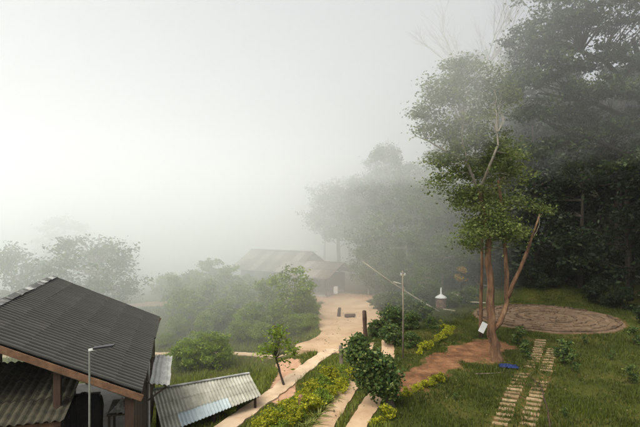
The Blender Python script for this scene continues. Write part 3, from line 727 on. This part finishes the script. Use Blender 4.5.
# tree sign and blue tarpaulin
sgp = D(483, 327.5, 29.6)
sg = thing('sign_board', 'small tilted white board fixed beside the tall tree trunk', 'sign', sgp, R(10))
MB().box((0, 0, 0), (.36, .03, .62), Matrix.Rotation(R(28), 3, 'Y')).build('board', M['white'], sg)
MB().bar((.02, .03, -.05), (.46, .35, -.08), .04, .04).build('bracket', M['wood_grey'], sg)
tpw = W(508, 368); tp = crumple('tarpaulin', (1.05, .7, .10), 10, .05, M['tarp'], 8); tp.location = (tpw[0], tpw[1], Hs(tpw[0], tpw[1]) + .10); tp.rotation_euler = (0, 0, R(-12))
tag(tp, 'crumpled blue tarpaulin on the ground at the foot of the tall tree', 'tarpaulin')
def stick(name, label, px, r, mat, seed, fork=True, cat='branch'):
    rg2 = random.Random(seed); pts = []
    for (u, v) in px:
        q = W(u, v); pts.append(Vector((q[0], q[1], Hs(q[0], q[1]) + r * 1.6)))
    mb = MB(); c = []
    for a, b2 in zip(pts[:-1], pts[1:]): c += [a.lerp(b2, k / 3) + Vector((rg2.uniform(-.04, .04), 0, rg2.uniform(0, .03))) for k in range(3)]
    c.append(pts[-1]); mb.tube(c, [r * (1 - .6 * i / (len(c) - 1)) for i in range(len(c))], 7)
    if fork:
        for k in (len(c) // 3, len(c) // 2, 2 * len(c) // 3):
            e = c[k] + Vector((rg2.uniform(-.8, .8), rg2.uniform(.2, .9), rg2.uniform(.0, .1))); mb.tube([c[k], c[k].lerp(e, .5) + Vector((.05, 0, .05)), e], [r * .5, r * .35, r * .15], 5)
    return tag(mb.build(name, mat, None, True), label, cat)
stick('fallen_branch', 'fallen forked branch lying across the slab track', [(551, 430), (546, 404), (540, 386), (524, 374)], .04, M['wood_dark'], 3)
stick('fallen_branch', 'thin grey stick on the grass before the blue tarpaulin', [(476, 374), (494, 374), (511, 372)], .03, M['wood_grey'], 4, False)
stick('fallen_log', 'pale log lying beside the orange-leaved shrub', [(452, 300), (470, 304), (486, 305)], .13, M['bamboo'], 5, False, 'log')
stick('fallen_log', 'second pale log on the bare ground near the labyrinth edge', [(470, 291), (478, 296), (498, 298)], .11, M['wood_grey'], 6, False, 'log')

# labyrinth: earth disc with concentric rows of flat stones
lab = thing('stone_labyrinth', 'round labyrinth of concentric rows of flat brown stones in the shade', 'labyrinth', (LABC[0], LABC[1], 0))
rgl = random.Random(9)
V = [(0, 0, .09)]; n_ = 64
for rr, zz in ((3, .085), (5.2, .07), (LABR, .05), (LABR + .15, -.25)):
    for q in range(n_):
        th = 2 * math.pi * q / n_; r_ = rr * (1 + (.012 * math.sin(5 * th) + rgl.uniform(-.008, .008)))
        V.append((r_ * math.cos(th), r_ * math.sin(th), zz))
Fc = [[0, 1 + q, 1 + (q + 1) % n_] for q in range(n_)]
for i in range(3): Fc += [[1+i*n_+q, 1+(i+1)*n_+q, 1+(i+1)*n_+(q+1) % n_, 1+i*n_+(q+1) % n_] for q in range(n_)]
link('earth_disc', raw_mesh('earth_disc', V, Fc), M['sand'], lab)
for k in range(7):
    r0 = .8 + k * .78; mb = MB(); q = rgl.uniform(0, 1)
    gap = rgl.uniform(0, 6.28)
    while q < 6.28 + .2 - .2:
        L = rgl.uniform(.22, .55); th = q + L / r0 / 2
        if abs((th - gap + math.pi) % (2 * math.pi) - math.pi) > .5 / r0:
            r_ = r0 + rgl.uniform(-.09, .09); hgt = rgl.uniform(.05, .15)
            mb.box((r_ * math.cos(th), r_ * math.sin(th), .06 + hgt / 2), (rgl.uniform(.2, .36), L * .9, hgt), Matrix.Rotation(th + rgl.uniform(-.2, .2), 3, 'Z') @ Matrix.Rotation(rgl.uniform(-.15, .15), 3, 'X'))
        q += L / r0 * 1.03
    mb.build('stone_ring', M['stone'], lab)['kind'] = 'stuff'

# ================================================================== TREES
def blob(u, v, d, ru, k, ry=None, rv=None):
    c = D(u, v, d); r = ru / F * d; return (c, (r, ry if ry else r * .9, (rv / F * d) if rv else r * .85), k)
# --- tall tree with several trunks in the garden
tb_ = W(497, 361); TB = (tb_[0], tb_[1], Hs(tb_[0], tb_[1])); d0 = TB[1]
make_tree('tall_tree', 'tall leafy tree with twin tan trunks rising beside the slab track', 'tree', TB,
    [([(TB[0], TB[1], TB[2] - .3), D(495, 345, d0), D(491, 328, d0), D(490, 290, d0), D(488, 250, d0), D(486, 215, d0), D(479, 190, d0)], [.40, .30, .25, .21, .19, .17, .14]),
     ([D(492, 330, d0), D(500, 322, d0 + .1), D(507, 303, d0 + .2), D(506, 262, d0 + .2), D(503, 225, d0), D(498, 180, d0)], [.19, .18, .15, .135, .12, .08]),
     ([D(506.5, 300, d0 + .2), D(517, 276, d0), D(527, 252, d0 - .1), D(540, 214, d0 - .3)], [.15, .12, .10, .05]),
     ([D(479, 192, d0), D(468, 165, d0 - .6), D(462, 140, d0 - .9), D(463, 105, d0 - .6)], [.10, .085, .06, .03]),
     ([D(479, 192, d0), D(490, 165, d0 - .9), D(498, 145, d0 - 1.2), D(496, 110, d0 - 1)], [.10, .085, .06, .03]),
     ([D(466, 160, d0), D(447, 152, d0 - .5), D(430, 142, d0 - .3), D(416, 136, d0)], [.08, .06, .04, .02])],
    [blob(463, 70, d0, 20, 18), blob(444, 94, d0, 22, 20), blob(426, 112, d0, 12, 9), blob(486, 84, d0 + .5, 24, 20), blob(470, 124, d0, 36, 36), blob(503, 100, d0 + .8, 16, 11),
     blob(450, 154, d0, 24, 19), blob(490, 146, d0 + .6, 28, 24), blob(478, 184, d0 + .4, 28, 26), blob(485, 212, d0, 26, 30), blob(500, 229, d0, 22, 20),
     blob(462, 200, d0 + .3, 17, 11), blob(514, 200, d0 + .3, 14, 7), blob(476, 238, d0 - .5, 16, 13), blob(518, 236, d0, 9, 4), blob(512, 168, d0 + 1, 18, 11), blob(436, 132, d0, 16, 9), blob(442, 178, d0, 12, 6), blob(540, 209, d0 - .3, 6, 3)],
    .155, .92, 125, M['leaf_tall'], M['bark'], 21, .45, .03, .5, flat=.5, bark2=M['bark_pale'], nlow=3)
# --- slim companion trunk behind it
cb = onG(481, 338); c0 = cb[1]
make_tree('slim_tree', 'slim brown-barked tree standing just behind the twin tan trunks', 'tree', cb,
    [([(cb[0], cb[1], cb[2] - .3), D(481, 300, c0), D(482, 240, c0), D(484, 180, c0)], [.15, .12, .10, .06])],
    [blob(484, 165, c0, 24, 26), blob(505, 150, c0 + .5, 22, 22), blob(512, 175, c0 + 1, 18, 16)], .26, .6, 42, M['leaf_tall'], M['bark'], 22, .4, .04)
# --- big spreading tree at the right
gb = (30.5, 42.0, Hs(30.5, 42)); g0 = 39.0
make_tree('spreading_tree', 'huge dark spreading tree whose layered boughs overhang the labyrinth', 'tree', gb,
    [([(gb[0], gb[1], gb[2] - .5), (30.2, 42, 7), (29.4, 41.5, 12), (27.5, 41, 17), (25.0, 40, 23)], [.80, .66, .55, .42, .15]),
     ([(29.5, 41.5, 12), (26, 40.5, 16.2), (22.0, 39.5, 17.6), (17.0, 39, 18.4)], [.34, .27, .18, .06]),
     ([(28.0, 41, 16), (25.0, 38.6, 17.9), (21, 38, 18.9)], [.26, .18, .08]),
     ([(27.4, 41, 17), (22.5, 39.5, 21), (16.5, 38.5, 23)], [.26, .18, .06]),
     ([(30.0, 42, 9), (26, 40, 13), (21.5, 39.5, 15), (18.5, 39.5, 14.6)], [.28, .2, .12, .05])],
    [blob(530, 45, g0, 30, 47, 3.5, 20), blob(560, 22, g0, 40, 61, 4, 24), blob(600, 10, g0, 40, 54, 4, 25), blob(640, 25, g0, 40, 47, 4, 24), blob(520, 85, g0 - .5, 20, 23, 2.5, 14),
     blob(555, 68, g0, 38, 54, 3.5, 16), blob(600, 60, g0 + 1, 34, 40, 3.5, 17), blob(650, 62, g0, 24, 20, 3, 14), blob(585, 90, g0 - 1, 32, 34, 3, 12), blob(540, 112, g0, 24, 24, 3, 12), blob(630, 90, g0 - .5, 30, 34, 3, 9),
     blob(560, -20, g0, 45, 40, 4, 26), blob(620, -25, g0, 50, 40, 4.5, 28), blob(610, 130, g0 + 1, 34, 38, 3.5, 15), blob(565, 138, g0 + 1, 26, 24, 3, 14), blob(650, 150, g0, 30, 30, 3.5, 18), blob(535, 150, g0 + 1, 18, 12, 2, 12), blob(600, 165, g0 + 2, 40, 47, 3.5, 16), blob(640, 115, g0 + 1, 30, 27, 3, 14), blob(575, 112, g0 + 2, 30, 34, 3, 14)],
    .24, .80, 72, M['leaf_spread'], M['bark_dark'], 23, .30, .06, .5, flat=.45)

# --- forest prototypes
def proto(name, label, cat, seed, h, cr, nb, leaf, mat, bark, nleaf=38, low=.35, k=14, loc=(0, 0, 0), slim=1.0, group=None, tr=.022, dome=False):
    rg2 = random.Random(seed); bl = []
    for i in range(nb):
        t = i / max(1, nb - 1); z = h * (low + (1 - low) * t) - cr * .25 * t; a = rg2.uniform(0, 6.28)
        rr = cr * (1 - .55 * abs(t - .4)) * rg2.uniform(.35, .7) * (1 if t < .95 else .3)
        s_ = cr * rg2.uniform(.38, .62); bl.append(((rr * math.cos(a) * slim, rr * math.sin(a) * slim, z), (s_ * slim, s_ * slim, s_ * .62), k))
    if dome:
        bl = []; zc = h * (1 + low) / 2; rz_ = h * (1 - low) / 2
        for i in range(nb):
            u_ = 1 - 2 * (i + .5) / nb; a = i * 2.4 + rg2.uniform(-.3, .3); q = math.sqrt(1 - u_ * u_)
            s_ = cr * rg2.uniform(.30, .50); m_ = rg2.uniform(.55, .8)
            bl.append(((cr * m_ * q * math.cos(a), cr * m_ * q * math.sin(a), zc + rz_ * m_ * u_), (s_, s_, s_ * .85), k))
    dx, dy = rg2.uniform(-.4, .4), rg2.uniform(-.4, .4); r0 = h * tr
    tr_ = [([(0, 0, -.6), (dx * .4, dy * .4, h * .3), (dx, dy, h * .65), (dx * 1.5, dy * 1.2, h * .95)], [r0, r0 * .75, r0 * .5, r0 * .12])]
    t = make_tree(name, label, cat, (0, 0, 0), tr_, bl, leaf, cr * .26, nleaf, mat, bark, seed, .45, r0 * .28, .5, group, flat=.6)
    t.location = loc; return t
def plant(src, used, u_or_x, y, rz, sc, label=None, group=None, dz=0):
    x = u_or_x; loc = (x, y, Hs(x, y) + dz)
    if id(src) not in used:
        used.add(id(src)); src.location = loc; src.rotation_euler = (0, 0, rz); src.scale = (sc, sc, sc) if not hasattr(sc, '__len__') else sc
        if label: src['label'] = label
        if group: src['group'] = group
        return src
    return copy_thing(src, loc, rz, sc, label, group)
used = set()
GD = 'dark forest trees behind the labyrinth'
LD = ['dark broad-crowned forest tree on the slope behind the labyrinth', 'dark tall narrow forest tree on the slope behind the labyrinth', 'dark low-branched forest tree on the slope behind the labyrinth']
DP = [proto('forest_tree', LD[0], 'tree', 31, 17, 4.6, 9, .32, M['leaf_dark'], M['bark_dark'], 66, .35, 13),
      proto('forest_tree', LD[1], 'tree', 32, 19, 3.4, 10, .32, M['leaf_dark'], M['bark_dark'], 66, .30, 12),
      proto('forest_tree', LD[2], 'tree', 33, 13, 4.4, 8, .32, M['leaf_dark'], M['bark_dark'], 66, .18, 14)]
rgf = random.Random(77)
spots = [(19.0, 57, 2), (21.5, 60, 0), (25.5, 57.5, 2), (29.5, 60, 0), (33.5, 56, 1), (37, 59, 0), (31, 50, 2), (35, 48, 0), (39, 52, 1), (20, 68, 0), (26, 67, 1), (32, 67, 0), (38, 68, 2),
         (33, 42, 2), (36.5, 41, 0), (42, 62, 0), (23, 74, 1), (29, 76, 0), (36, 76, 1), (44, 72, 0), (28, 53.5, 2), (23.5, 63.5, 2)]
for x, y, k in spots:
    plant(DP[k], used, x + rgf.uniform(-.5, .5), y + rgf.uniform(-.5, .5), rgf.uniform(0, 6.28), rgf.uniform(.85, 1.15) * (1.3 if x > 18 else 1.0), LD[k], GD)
# dark understorey shrubs
LU = 'low dark shrub in the understorey behind the labyrinth'
du = proto('understorey_shrub', LU, 'shrub', 34, 2.6, 1.7, 6, .20, M['leaf_dark'], M['bark_dark'], 60, .15, 10, group=GD)
for k in range(30):
    x = 11.5 + (k % 15) * 1.75 + rgf.uniform(-.6, .6); y = 54.6 + (k // 15) * 3.2 + rgf.uniform(-.8, .8)
    plant(du, used, x, y, rgf.uniform(0, 6.28), rgf.uniform(.6, 1.15), LU, 'understorey shrubs behind the labyrinth')
for x, y in ((27.2, 40), (28.5, 43), (28, 46.5), (29, 37.5), (27.5, 49), (30.5, 34.5)):
    plant(du, used, x, y, rgf.uniform(0, 6.28), rgf.uniform(.8, 1.2), 'low dark shrub at the shaded far rim of the labyrinth', 'shrubs at the labyrinth rim')
# misty trees of the middle distance
GM = 'misty trees above the courtyard'
LM = ['misty broad tree in the grove above the courtyard', 'misty tall thin-stemmed tree in the grove above the courtyard', 'misty bushy tree in the grove above the courtyard']
MP = [proto('grove_tree', LM[0], 'tree', 41, 14, 4.2, 16, .30, M['leaf_mid'], M['bark_pale'], 44, .28, 13, dome=True),
      proto('grove_tree', LM[1], 'tree', 42, 16, 3.0, 13, .28, M['leaf_mid'], M['bark_pale'], 38, .36, 11, tr=.013, dome=True),
      proto('grove_tree', LM[2], 'tree', 43, 8, 3.4, 14, .26, M['leaf_mid'], M['bark_pale'], 42, .10, 12, dome=True)]
for x, y, k, s_ in [(2.6, 66, 0, 1.05), (5.4, 62, 1, .95), (7.0, 58, 2, 1.1), (9.4, 62, 0, .92), (9.6, 54, 2, .85), (12.2, 58, 0, .82), (8.6, 68, 1, 1.0), (13.0, 53.5, 2, .8), (5.4, 55, 2, .7), (10.4, 49.5, 2, .5),
                    (15.0, 60, 0, .85), (12.6, 66, 0, .85), (.6, 73, 1, .85), (5.4, 74, 0, .9), (10, 74, 1, .9), (7.5, 52, 2, .5), (4.2, 70, 1, .8), (16.4, 55.5, 2, .9), (15.6, 67, 1, .9)]:
    plant(MP[k], used, x, y, rgf.uniform(0, 6.28), s_, LM[k], GM)
# left far trees
LL = ['broad rounded tree fading into fog beyond the dark shelter roof', 'feathery tree beside the rounded tree beyond the dark shelter roof']
x1, y1 = D(94, 0, 46)[0], 46; plant(MP[0], used, x1, y1, 1.1, (1.02, 1.02, .88), LL[0], 'fogbound trees beyond the shelter', dz=-4.2)
x1, y1 = D(16, 0, 46)[0], 46; plant(MP[2], used, x1, y1, 2.1, (1.0, 1.0, 1.3), LL[1], 'fogbound trees beyond the shelter', dz=-3)
x1, y1 = D(62, 0, 70)[0], 70; plant(MP[1], used, x1, y1, 2.9, (1.2, 1.2, .85), 'tall faint tree furthest in the fog beyond the dark shelter roof', 'fogbound trees beyond the shelter', dz=-1)
# bare tree behind the tall tree
bt = (17.4, 56, Hs(17.4, 56)); rg2 = random.Random(8); t = thing('bare_tree', 'tall leafless tree fading into fog above the twin-trunk tree', 'tree', bt); mb = MB()
def grow(mb, p, d, L, r, lev):
    p = Vector(p); q = p + d * L * .5 + Vector((rg2.uniform(-1, 1), rg2.uniform(-1, 1), .3)) * L * .06; e = p + d * L
    mb.tube([p, q, e], [r, r * .8, r * .6], 6, False)
    if lev == 0: return
    for k in range(3 if lev > 2 else 4):
        s_ = p.lerp(e, 1.0 if k == 0 else rg2.uniform(.45, .95)); dd = (d + Vector((rg2.uniform(-1, 1), rg2.uniform(-1, 1), rg2.uniform(-.1, .5))) * (.35 if k == 0 else .75)).normalized()
        grow(mb, s_, dd, L * rg2.uniform(.55, .78), r * .55, lev - 1)
mb.tube([(0, 0, -.5), (.1, 0, 10), (0, 0, 20)], [.34, .26, .2], 8, True, rg2)
for k in range(4):
    a = k * 1.57 + .4; grow(mb, (0, 0, 17.5 + k * .8), Vector((math.cos(a) * .5, math.sin(a) * .4, 1)).normalized(), 5.2, .12, 4)
mb.build('trunk', M['bark_pale'], t, True)
# ------------------------------------------------------------------ shrubs
GB = 'shrubs on the terrace left of the courtyard'
LB = ['rounded fresh green shrub on the grassy terrace left of the courtyard', 'airy fresh green shrub on the grassy terrace left of the courtyard']
BP = [proto('shrub', LB[0], 'shrub', 51, 2.7, 1.6, 13, .17, M['leaf_bush'], M['bark_dark'], 52, .08, 10, dome=True),
      proto('shrub', LB[1], 'shrub', 52, 3.4, 1.5, 8, .20, M['leaf_bush'], M['bark_pale'], 34, .25, 11, tr=.016)]
for u, v, d, k, s_ in [(187, 0, 33.0, 0, 0.76), (212, 0, 33.5, 0, 0.88), (199, 0, 34.8, 1, 0.61), (186, 0, 44, 0, 1.04), (207, 0, 46, 1, 0.88), (222, 0, 43, 0, 0.81), (176, 0, 47, 1, 0.92), (238, 0, 47, 0, 0.92), (252, 0, 42, 0, 0.88),
                       (266, 0, 45, 1, 0.98), (281, 0, 42, 0, 0.88), (240, 0, 40, 0, 0.61), (276, 0, 48.5, 1, 0.92), (304, 0, 43.5, 0, 0.85), (262, 0, 39.5, 0, 0.61), (298, 0, 40, 0, 0.61), (310, 0, 39.5, 0, 0.51), (228, 0, 50.5, 1, 1.10), (196, 0, 51, 0, 1.22), (168, 0, 53, 0, 1.10), (166, 0, 38.5, 0, 0.43), (212, 0, 54, 1, 1.22), (246, 0, 52.5, 0, 0.98), (178, 0, 41, 0, .62), (206, 0, 41.5, 0, .66)]:
    plant(BP[k], used, (u - 320) / F * d, d, rgf.uniform(0, 6.28), s_, ('rounded' if k == 0 else 'airy') + (' fresh green shrub between the lane and the pale shed' if d < 36.5 else ' fresh green shrub along the far side of the lane' if d < 41 else ' misty green shrub on the terrace below the farmhouse' if d < 49.5 else ' pale shrub fading into fog left of the farmhouse'), GB)
fb = (D(292, 0, 41.5)[0], 41.5); fb = (fb[0], fb[1], Hs(*fb)); f0 = fb[1]
make_tree('young_tree', 'young tree with thin pale stem at the left edge of the courtyard', 'tree', fb,
    [([(fb[0], fb[1], fb[2] - .2), D(292, 318, f0), D(294, 295, f0)], [.09, .07, .04])], [blob(292, 296, f0, 18, 26), blob(304, 288, f0, 14, 18), blob(282, 284, f0, 15, 18), blob(296, 276, f0, 13, 14)], .22, .5, 34, M['leaf_bush'], M['bark_pale'], 61, .5, .03)
sb_ = W(285, 386); sb_ = (sb_[0], sb_[1], Hs(sb_[0], sb_[1])); s0 = sb_[1]
make_tree('leaning_sapling', 'thin leaning sapling growing beside the reddish earth path', 'sapling', sb_,
    [([(sb_[0], sb_[1], sb_[2] - .2), D(281, 376, s0), D(277, 362, s0), D(274, 350, s0)], [.07, .06, .05, .03])],
    [blob(272, 346, s0, 11, 10), blob(282, 340, s0, 11, 10), blob(264, 352, s0, 8, 6), blob(292, 350, s0, 7, 5), blob(276, 330, s0, 10, 7), blob(286, 362, s0, 5, 3)], .17, .42, 22, M['leaf_bush'], M['bark_dark'], 62, .7, .02)
# leafy bush-tree by the driveway
kb_ = W(391, 408); kb_ = (kb_[0], kb_[1], Hs(kb_[0], kb_[1])); k0 = kb_[1]
make_tree('leafy_bush', 'dense dark green leafy bush on a short stem beside the driveway', 'bush', kb_,
    [([(kb_[0], kb_[1], kb_[2] - .2), D(390, 398, k0), D(386, 386, k0), D(376, 368, k0), D(362, 346, k0)], [.22, .17, .13, .08, .03])],
    [blob(357, 342, k0, 9, 22), blob(362, 356, k0, 14, 46), blob(374, 362, k0, 17, 60), blob(384, 374, k0, 16, 52), blob(368, 376, k0, 13, 36), blob(391, 386, k0, 11, 32), blob(380, 390, k0, 9, 20), blob(352, 352, k0, 8, 14)],
    .17, .34, 34, M['leaf_bushdark'], M['bark_dark'], 63, .5, .02, .6)
# shrubs on the slope behind it
GS = 'shrubs on the slope beside the courtyard'
LS = 'loose green shrub on the slope between courtyard and kiln'
sp = proto('slope_shrub', LS, 'shrub', 64, 1.9, 1.3, 7, .20, M['leaf_bushdark'], M['bark_dark'], 34, .15, 10)
for u, d, s_ in [(388, 37, 1.05), (398, 39, .9), (410, 37, .7), (392, 33.5, .75), (378, 36, .7), (420, 42, .9), (405, 44, 1.0), (430, 38, .55), (395, 46, 1.0), (418, 48, 1.1), (452, 48, .8), (380, 47, .8), (468, 50, .9), (426, 52, 1.1), (412, 33, .5)]:
    plant(sp, used, (u - 320) / F * d, d, rgf.uniform(0, 6.28), s_, 'loose green shrub between the dark gate post and the upright pole' if d < 38.5 else LS if u < 440 else 'loose green shrub on the slope behind the kiln', GS)
LF = 'low green shrub in front of the pale corrugated shed'
for u, v_, s_ in ((238, 413, .20), (246, 408, .18), (229, 421, .20)):
    q = W(u, v_, -.3); plant(BP[0], used, q[0], q[1], rgf.uniform(0, 6.28), s_, LF, 'shrubs before the pale shed')
# orange shrub
ob = onG(461, 297); o0 = ob[1]
make_tree('orange_shrub', 'upright shrub with orange and yellow leaves behind the kiln', 'shrub', ob, [([(ob[0], ob[1], ob[2] - .2), D(461, 285, o0), D(462, 270, o0)], [.05, .04, .02])],
    [blob(460, 278, o0, 4, 8), blob(463, 269, o0, 4, 8), blob(460, 271, o0, 3, 4)], .24, .34, 16, M['leaf_orange'], M['bark_dark'], 65, .5, .02)
# lime hedge
LH = 'lime yellow hedge shrub between the pale footpath and the driveway'
hp = [proto('hedge_shrub', LH, 'hedge', 71, 1.0, .75, 6, .10, M['leaf_lime'], M['bark_dark'], 52, .2, 9), proto('hedge_shrub', LH, 'hedge', 72, .85, .7, 6, .10, M['leaf_bush'], M['bark_dark'], 52, .15, 9)]
for k in range(24):
    t = k / 23; u = 262 + (346 - 262) * t + rgf.uniform(-3, 3); v_ = 432 + (367 - 432) * t + rgf.uniform(-2, 2)
    if k % 2: u += 13; v_ += 4
    q = W(u, v_ + 4); kk = 1 if k % 3 == 1 else 0; plant(hp[kk], used, q[0], q[1], rgf.uniform(0, 6.28), rgf.uniform(.6, 1.12) * (1 - .15 * t), LH if kk == 0 else 'mid green hedge shrub among the lime ones beside the pale footpath', 'lime hedge shrubs')
def strap_plant(seed, n_=16, L=.55):
    rs_ = np.random.RandomState(seed); V = []; Fc = []
    for k in range(n_):
        a = rs_.uniform(0, 6.28); el = rs_.uniform(.35, 1.2); l = L * rs_.uniform(.7, 1.15); wv = .028; dx, dy = math.cos(a), math.sin(a); b2 = len(V)
        for i in range(5):
            t = i / 4; r_ = l * t * math.cos(el) * (1 + .4 * t); z = l * t * math.sin(el) - .35 * l * t * t; ww = wv * (1 - t) ** .6 * (1 if i else .6)
            V += [(dx*r_ - dy*ww, dy*r_ + dx*ww, z), (dx*r_ + dy*ww, dy*r_ - dx*ww, z)]
        for i in range(4): Fc.append([b2+2*i, b2+2*i+1, b2+2*i+3, b2+2*i+2])
    return raw_mesh('strap_leaves', V, Fc)
LSP = 'yellow green strap-leaved plant lining the driveway edge of the hedge'
sme = [strap_plant(k) for k in (1, 2, 3)]
for m_ in sme: m_.materials.append(M['leaf_strap'])
for k in range(26):
    t = k / 25; q = W(306 + (351 - 306) * t + rgf.uniform(-3, 2), 430 + (376 - 430) * t + rgf.uniform(-2, 2))
    o_ = link('strap_plant', sme[k % 3]); o_.location = (q[0], q[1], Hs(q[0], q[1]) - .02); o_.rotation_euler = (0, 0, rgf.uniform(0, 6.28)); s_ = rgf.uniform(.9, 1.35); o_.scale = (s_, s_, s_)
    tag(o_, LSP, 'plant', 'strap-leaved border plants')
# lime ground plants in short rows on the slope
LG = 'low lime green plant in the row edging the bare earth bank'
gp = proto('border_plant', LG, 'plant', 73, .55, .5, 4, .11, M['leaf_lime'], M['bark_dark'], 34, .3, 6)
for (u0, v0, u1, v1, n_) in ((404, 397, 440, 381, 9), (420, 357, 441, 346, 6), (441, 346, 452, 333, 5), (452, 338, 440, 325, 4), (376, 428, 388, 415, 4)):
    for k in range(n_):
        t = k / (n_ - 1); q = W(u0 + (u1 - u0) * t + rgf.uniform(-1.5, 1.5), v0 + (v1 - v0) * t + rgf.uniform(-1.5, 1.5))
        plant(gp, used, q[0], q[1], rgf.uniform(0, 6.28), rgf.uniform(.4, 1.05), LG, 'lime border plants')
# taller weeds on the lawn
LW = 'tall leafy weed standing in the shaded lawn near the slab tracks'
wd = proto('weed', LW, 'plant', 74, 1.3, .5, 6, .16, M['leaf_bushdark'], M['bark_dark'], 16, .2, 6, tr=.012)
for u, v_, s_ in [(522, 352, 1.15), (519, 345, 1.0), (526, 360, .8), (566, 366, 1.15), (560, 358, .9), (573, 372, .8), (632, 384, .8), (612, 360, .5), (565, 418, .35), (635, 345, 1.0), (585, 345, .5), (455, 400, .3)]:
    q = W(u, v_); plant(wd, used, q[0], q[1], rgf.uniform(0, 6.28), s_, LW, 'weeds on the lawn')

# ------------------------------------------------------------------ grass
cpoly = np.array([(q[0], q[1]) for q in cp])
def inside(px, py, poly):
    c = np.zeros(px.shape, bool); j = len(poly) - 1
    for i in range(len(poly)):
        xi, yi = poly[i]; xj, yj = poly[j]
        c ^= ((yi > py) != (yj > py)) & (px < (xj - xi) * (py - yi) / (yj - yi + 1e-12) + xi); j = i
    return c
TR1 = [(-.35, 19.0), (.17, 21.1), (1.76, 26.7), (2.6, 30.3), (3.3, 34.5)]; TR2 = [(1.05, 19.0), (1.56, 21.1), (3.05, 25.6), (4.0, 30.0), (4.7, 34.5)]
LANE = [(-24, 36.0), (-14, 36.6), (-8, 36.9), (-4.5, 36.4), (-2.4, 35.4), (-1.0, 34.5)]
def grass(name, label_mat, n_, x0, x1, y0, y1, size, seed, cond=None):
    rs_ = np.random.RandomState(seed); px = rs_.uniform(x0, x1, n_); py = y0 + (y1 - y0) * rs_.uniform(0, 1, n_) ** 1.15
    ok = (np.abs(px) < .68 * py + 2)
    ok &= ~inside(px, py, cpoly) & (seg_dist(px, py, PATH) > .55) & (seg_dist(px, py, TR1) > .52) & (seg_dist(px, py, TR2) > .52) & (seg_dist(px, py, LANE) > .5)
    so_, cl_, fo_ = masks(px, py); rr = rs_.uniform(0, 1, n_)
    ok &= (so_ < .25 + .5 * rr) & (cl_ < .3) & (np.hypot(px - LABC[0], py - LABC[1]) > LABR + .1)
    pn = np.sin(1.1*px + .7*np.sin(.9*py)) * np.sin(.9*py + .5*px) * .5 + .5; ok &= rr < .35 + .75 * pn
    if cond is not None: ok &= cond(px, py)
    px, py = px[ok], py[ok]; k = len(px); z = H(px, py)
    B = 3; px = np.repeat(px, B) + rs_.normal(0, .05, k*B); py = np.repeat(py, B) + rs_.normal(0, .05, k*B); z = np.repeat(z, B)
    a = rs_.uniform(0, 6.28, k*B); L = size * rs_.uniform(.5, 1.3, k*B) * np.repeat(.6 + .8 * pn[ok], B); ln = rs_.uniform(.15, .75, k*B) * L; wv = size * .11
    base = np.stack([px, py, z - .02], 1); sd = np.stack([-np.sin(a) * wv, np.cos(a) * wv, 0*a], 1)
    tip = np.stack([px + np.cos(a) * ln, py + np.sin(a) * ln, z + L], 1)
    V = np.stack([base - sd, base + sd, tip], 1).reshape(-1, 3)
    return tag(link(name, raw_mesh(name, V, np.arange(len(V)).reshape(-1, 3)), label_mat), kind='stuff')
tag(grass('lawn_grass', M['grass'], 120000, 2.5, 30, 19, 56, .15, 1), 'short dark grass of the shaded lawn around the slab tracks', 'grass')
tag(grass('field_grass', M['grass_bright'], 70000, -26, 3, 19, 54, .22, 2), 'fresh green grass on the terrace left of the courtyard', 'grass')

# fallen leaves
rs_ = np.random.RandomState(6); lp = []
for (xa, xb, ya, yb, n_) in ((0, 5, 21, 46, 260), (4, 20, 22, 38, 420), (-5, 1, 22, 36, 160)):
    x_ = rs_.uniform(xa, xb, n_); y_ = rs_.uniform(ya, yb, n_); lp.append(np.stack([x_, y_, H(x_, y_) + .115], 1))
lV, lF = leaf_arrays(np.concatenate(lp), .13, rs_, .6, 0)
lV[:, 2] = np.repeat(np.concatenate(lp)[:, 2], 4) + (lV[:, 2] - np.repeat(np.concatenate(lp)[:, 2], 4)) * .25
tag(link('fallen_leaves', raw_mesh('fallen_leaves', lV, lF), M['leaf_dry']), 'dry fallen leaves scattered over the concrete and lawn', 'leaves', kind='stuff')

# ------------------------------------------------------------------ air
def volume_mat(name, dens, col=(.98, .998, 1.0), ani=0.5):
    m, n, o = new_mat(name); v = n.nodes.new('ShaderNodeVolumePrincipled')
    v.inputs['Color'].default_value = (*col, 1); v.inputs['Density'].default_value = dens; v.inputs['Anisotropy'].default_value = ani
    n.links.new(v.outputs[0], o.inputs['Volume']); return m
HZ = MB().box((0, 150, 11), (900, 700, 50)).build('haze', volume_mat('thin morning haze', .0004)); HZ['kind'] = 'stuff'
# fog bank lying in the valley, its near flank sweeping away to the right
def prism(poly, z0, z1):
    k = len(poly); V = [(x, y, z0) for x, y in poly] + [(x, y, z1) for x, y in poly]
    return raw_mesh('haze', V, [list(range(k))[::-1], list(range(k, 2*k))] + [[i, (i+1) % k, k + (i+1) % k, k + i] for i in range(k)])
for k, poly in enumerate(([(-300, 26), (-12, 28), (-1, 32.5), (10, 39.5), (21, 52), (44, 84), (90, 300), (-300, 300)],
                          [(-300, 33), (-15, 36), (-3, 42), (5, 55), (15, 72), (36, 110), (60, 300), (-300, 300)])):
    bank = link('haze', prism(poly, -40, 13.6 + 1.5 * k), volume_mat('valley fog bank', .030)); bank['kind'] = 'stuff'
for k, (poly, z0, z1, dens) in enumerate((([(-300, 4), (90, 4), (120, 300), (-300, 300)], 12.5, 30, .0065),
                                        ([(-300, 4), (3.4, 4), (8.6, 27), (14.5, 40), (36, 80), (70, 300), (-300, 300)], 11.8, 28, .017))):
    lc = link('haze', prism(poly, z0, z1), volume_mat('low cloud', dens)); lc['kind'] = 'stuff'
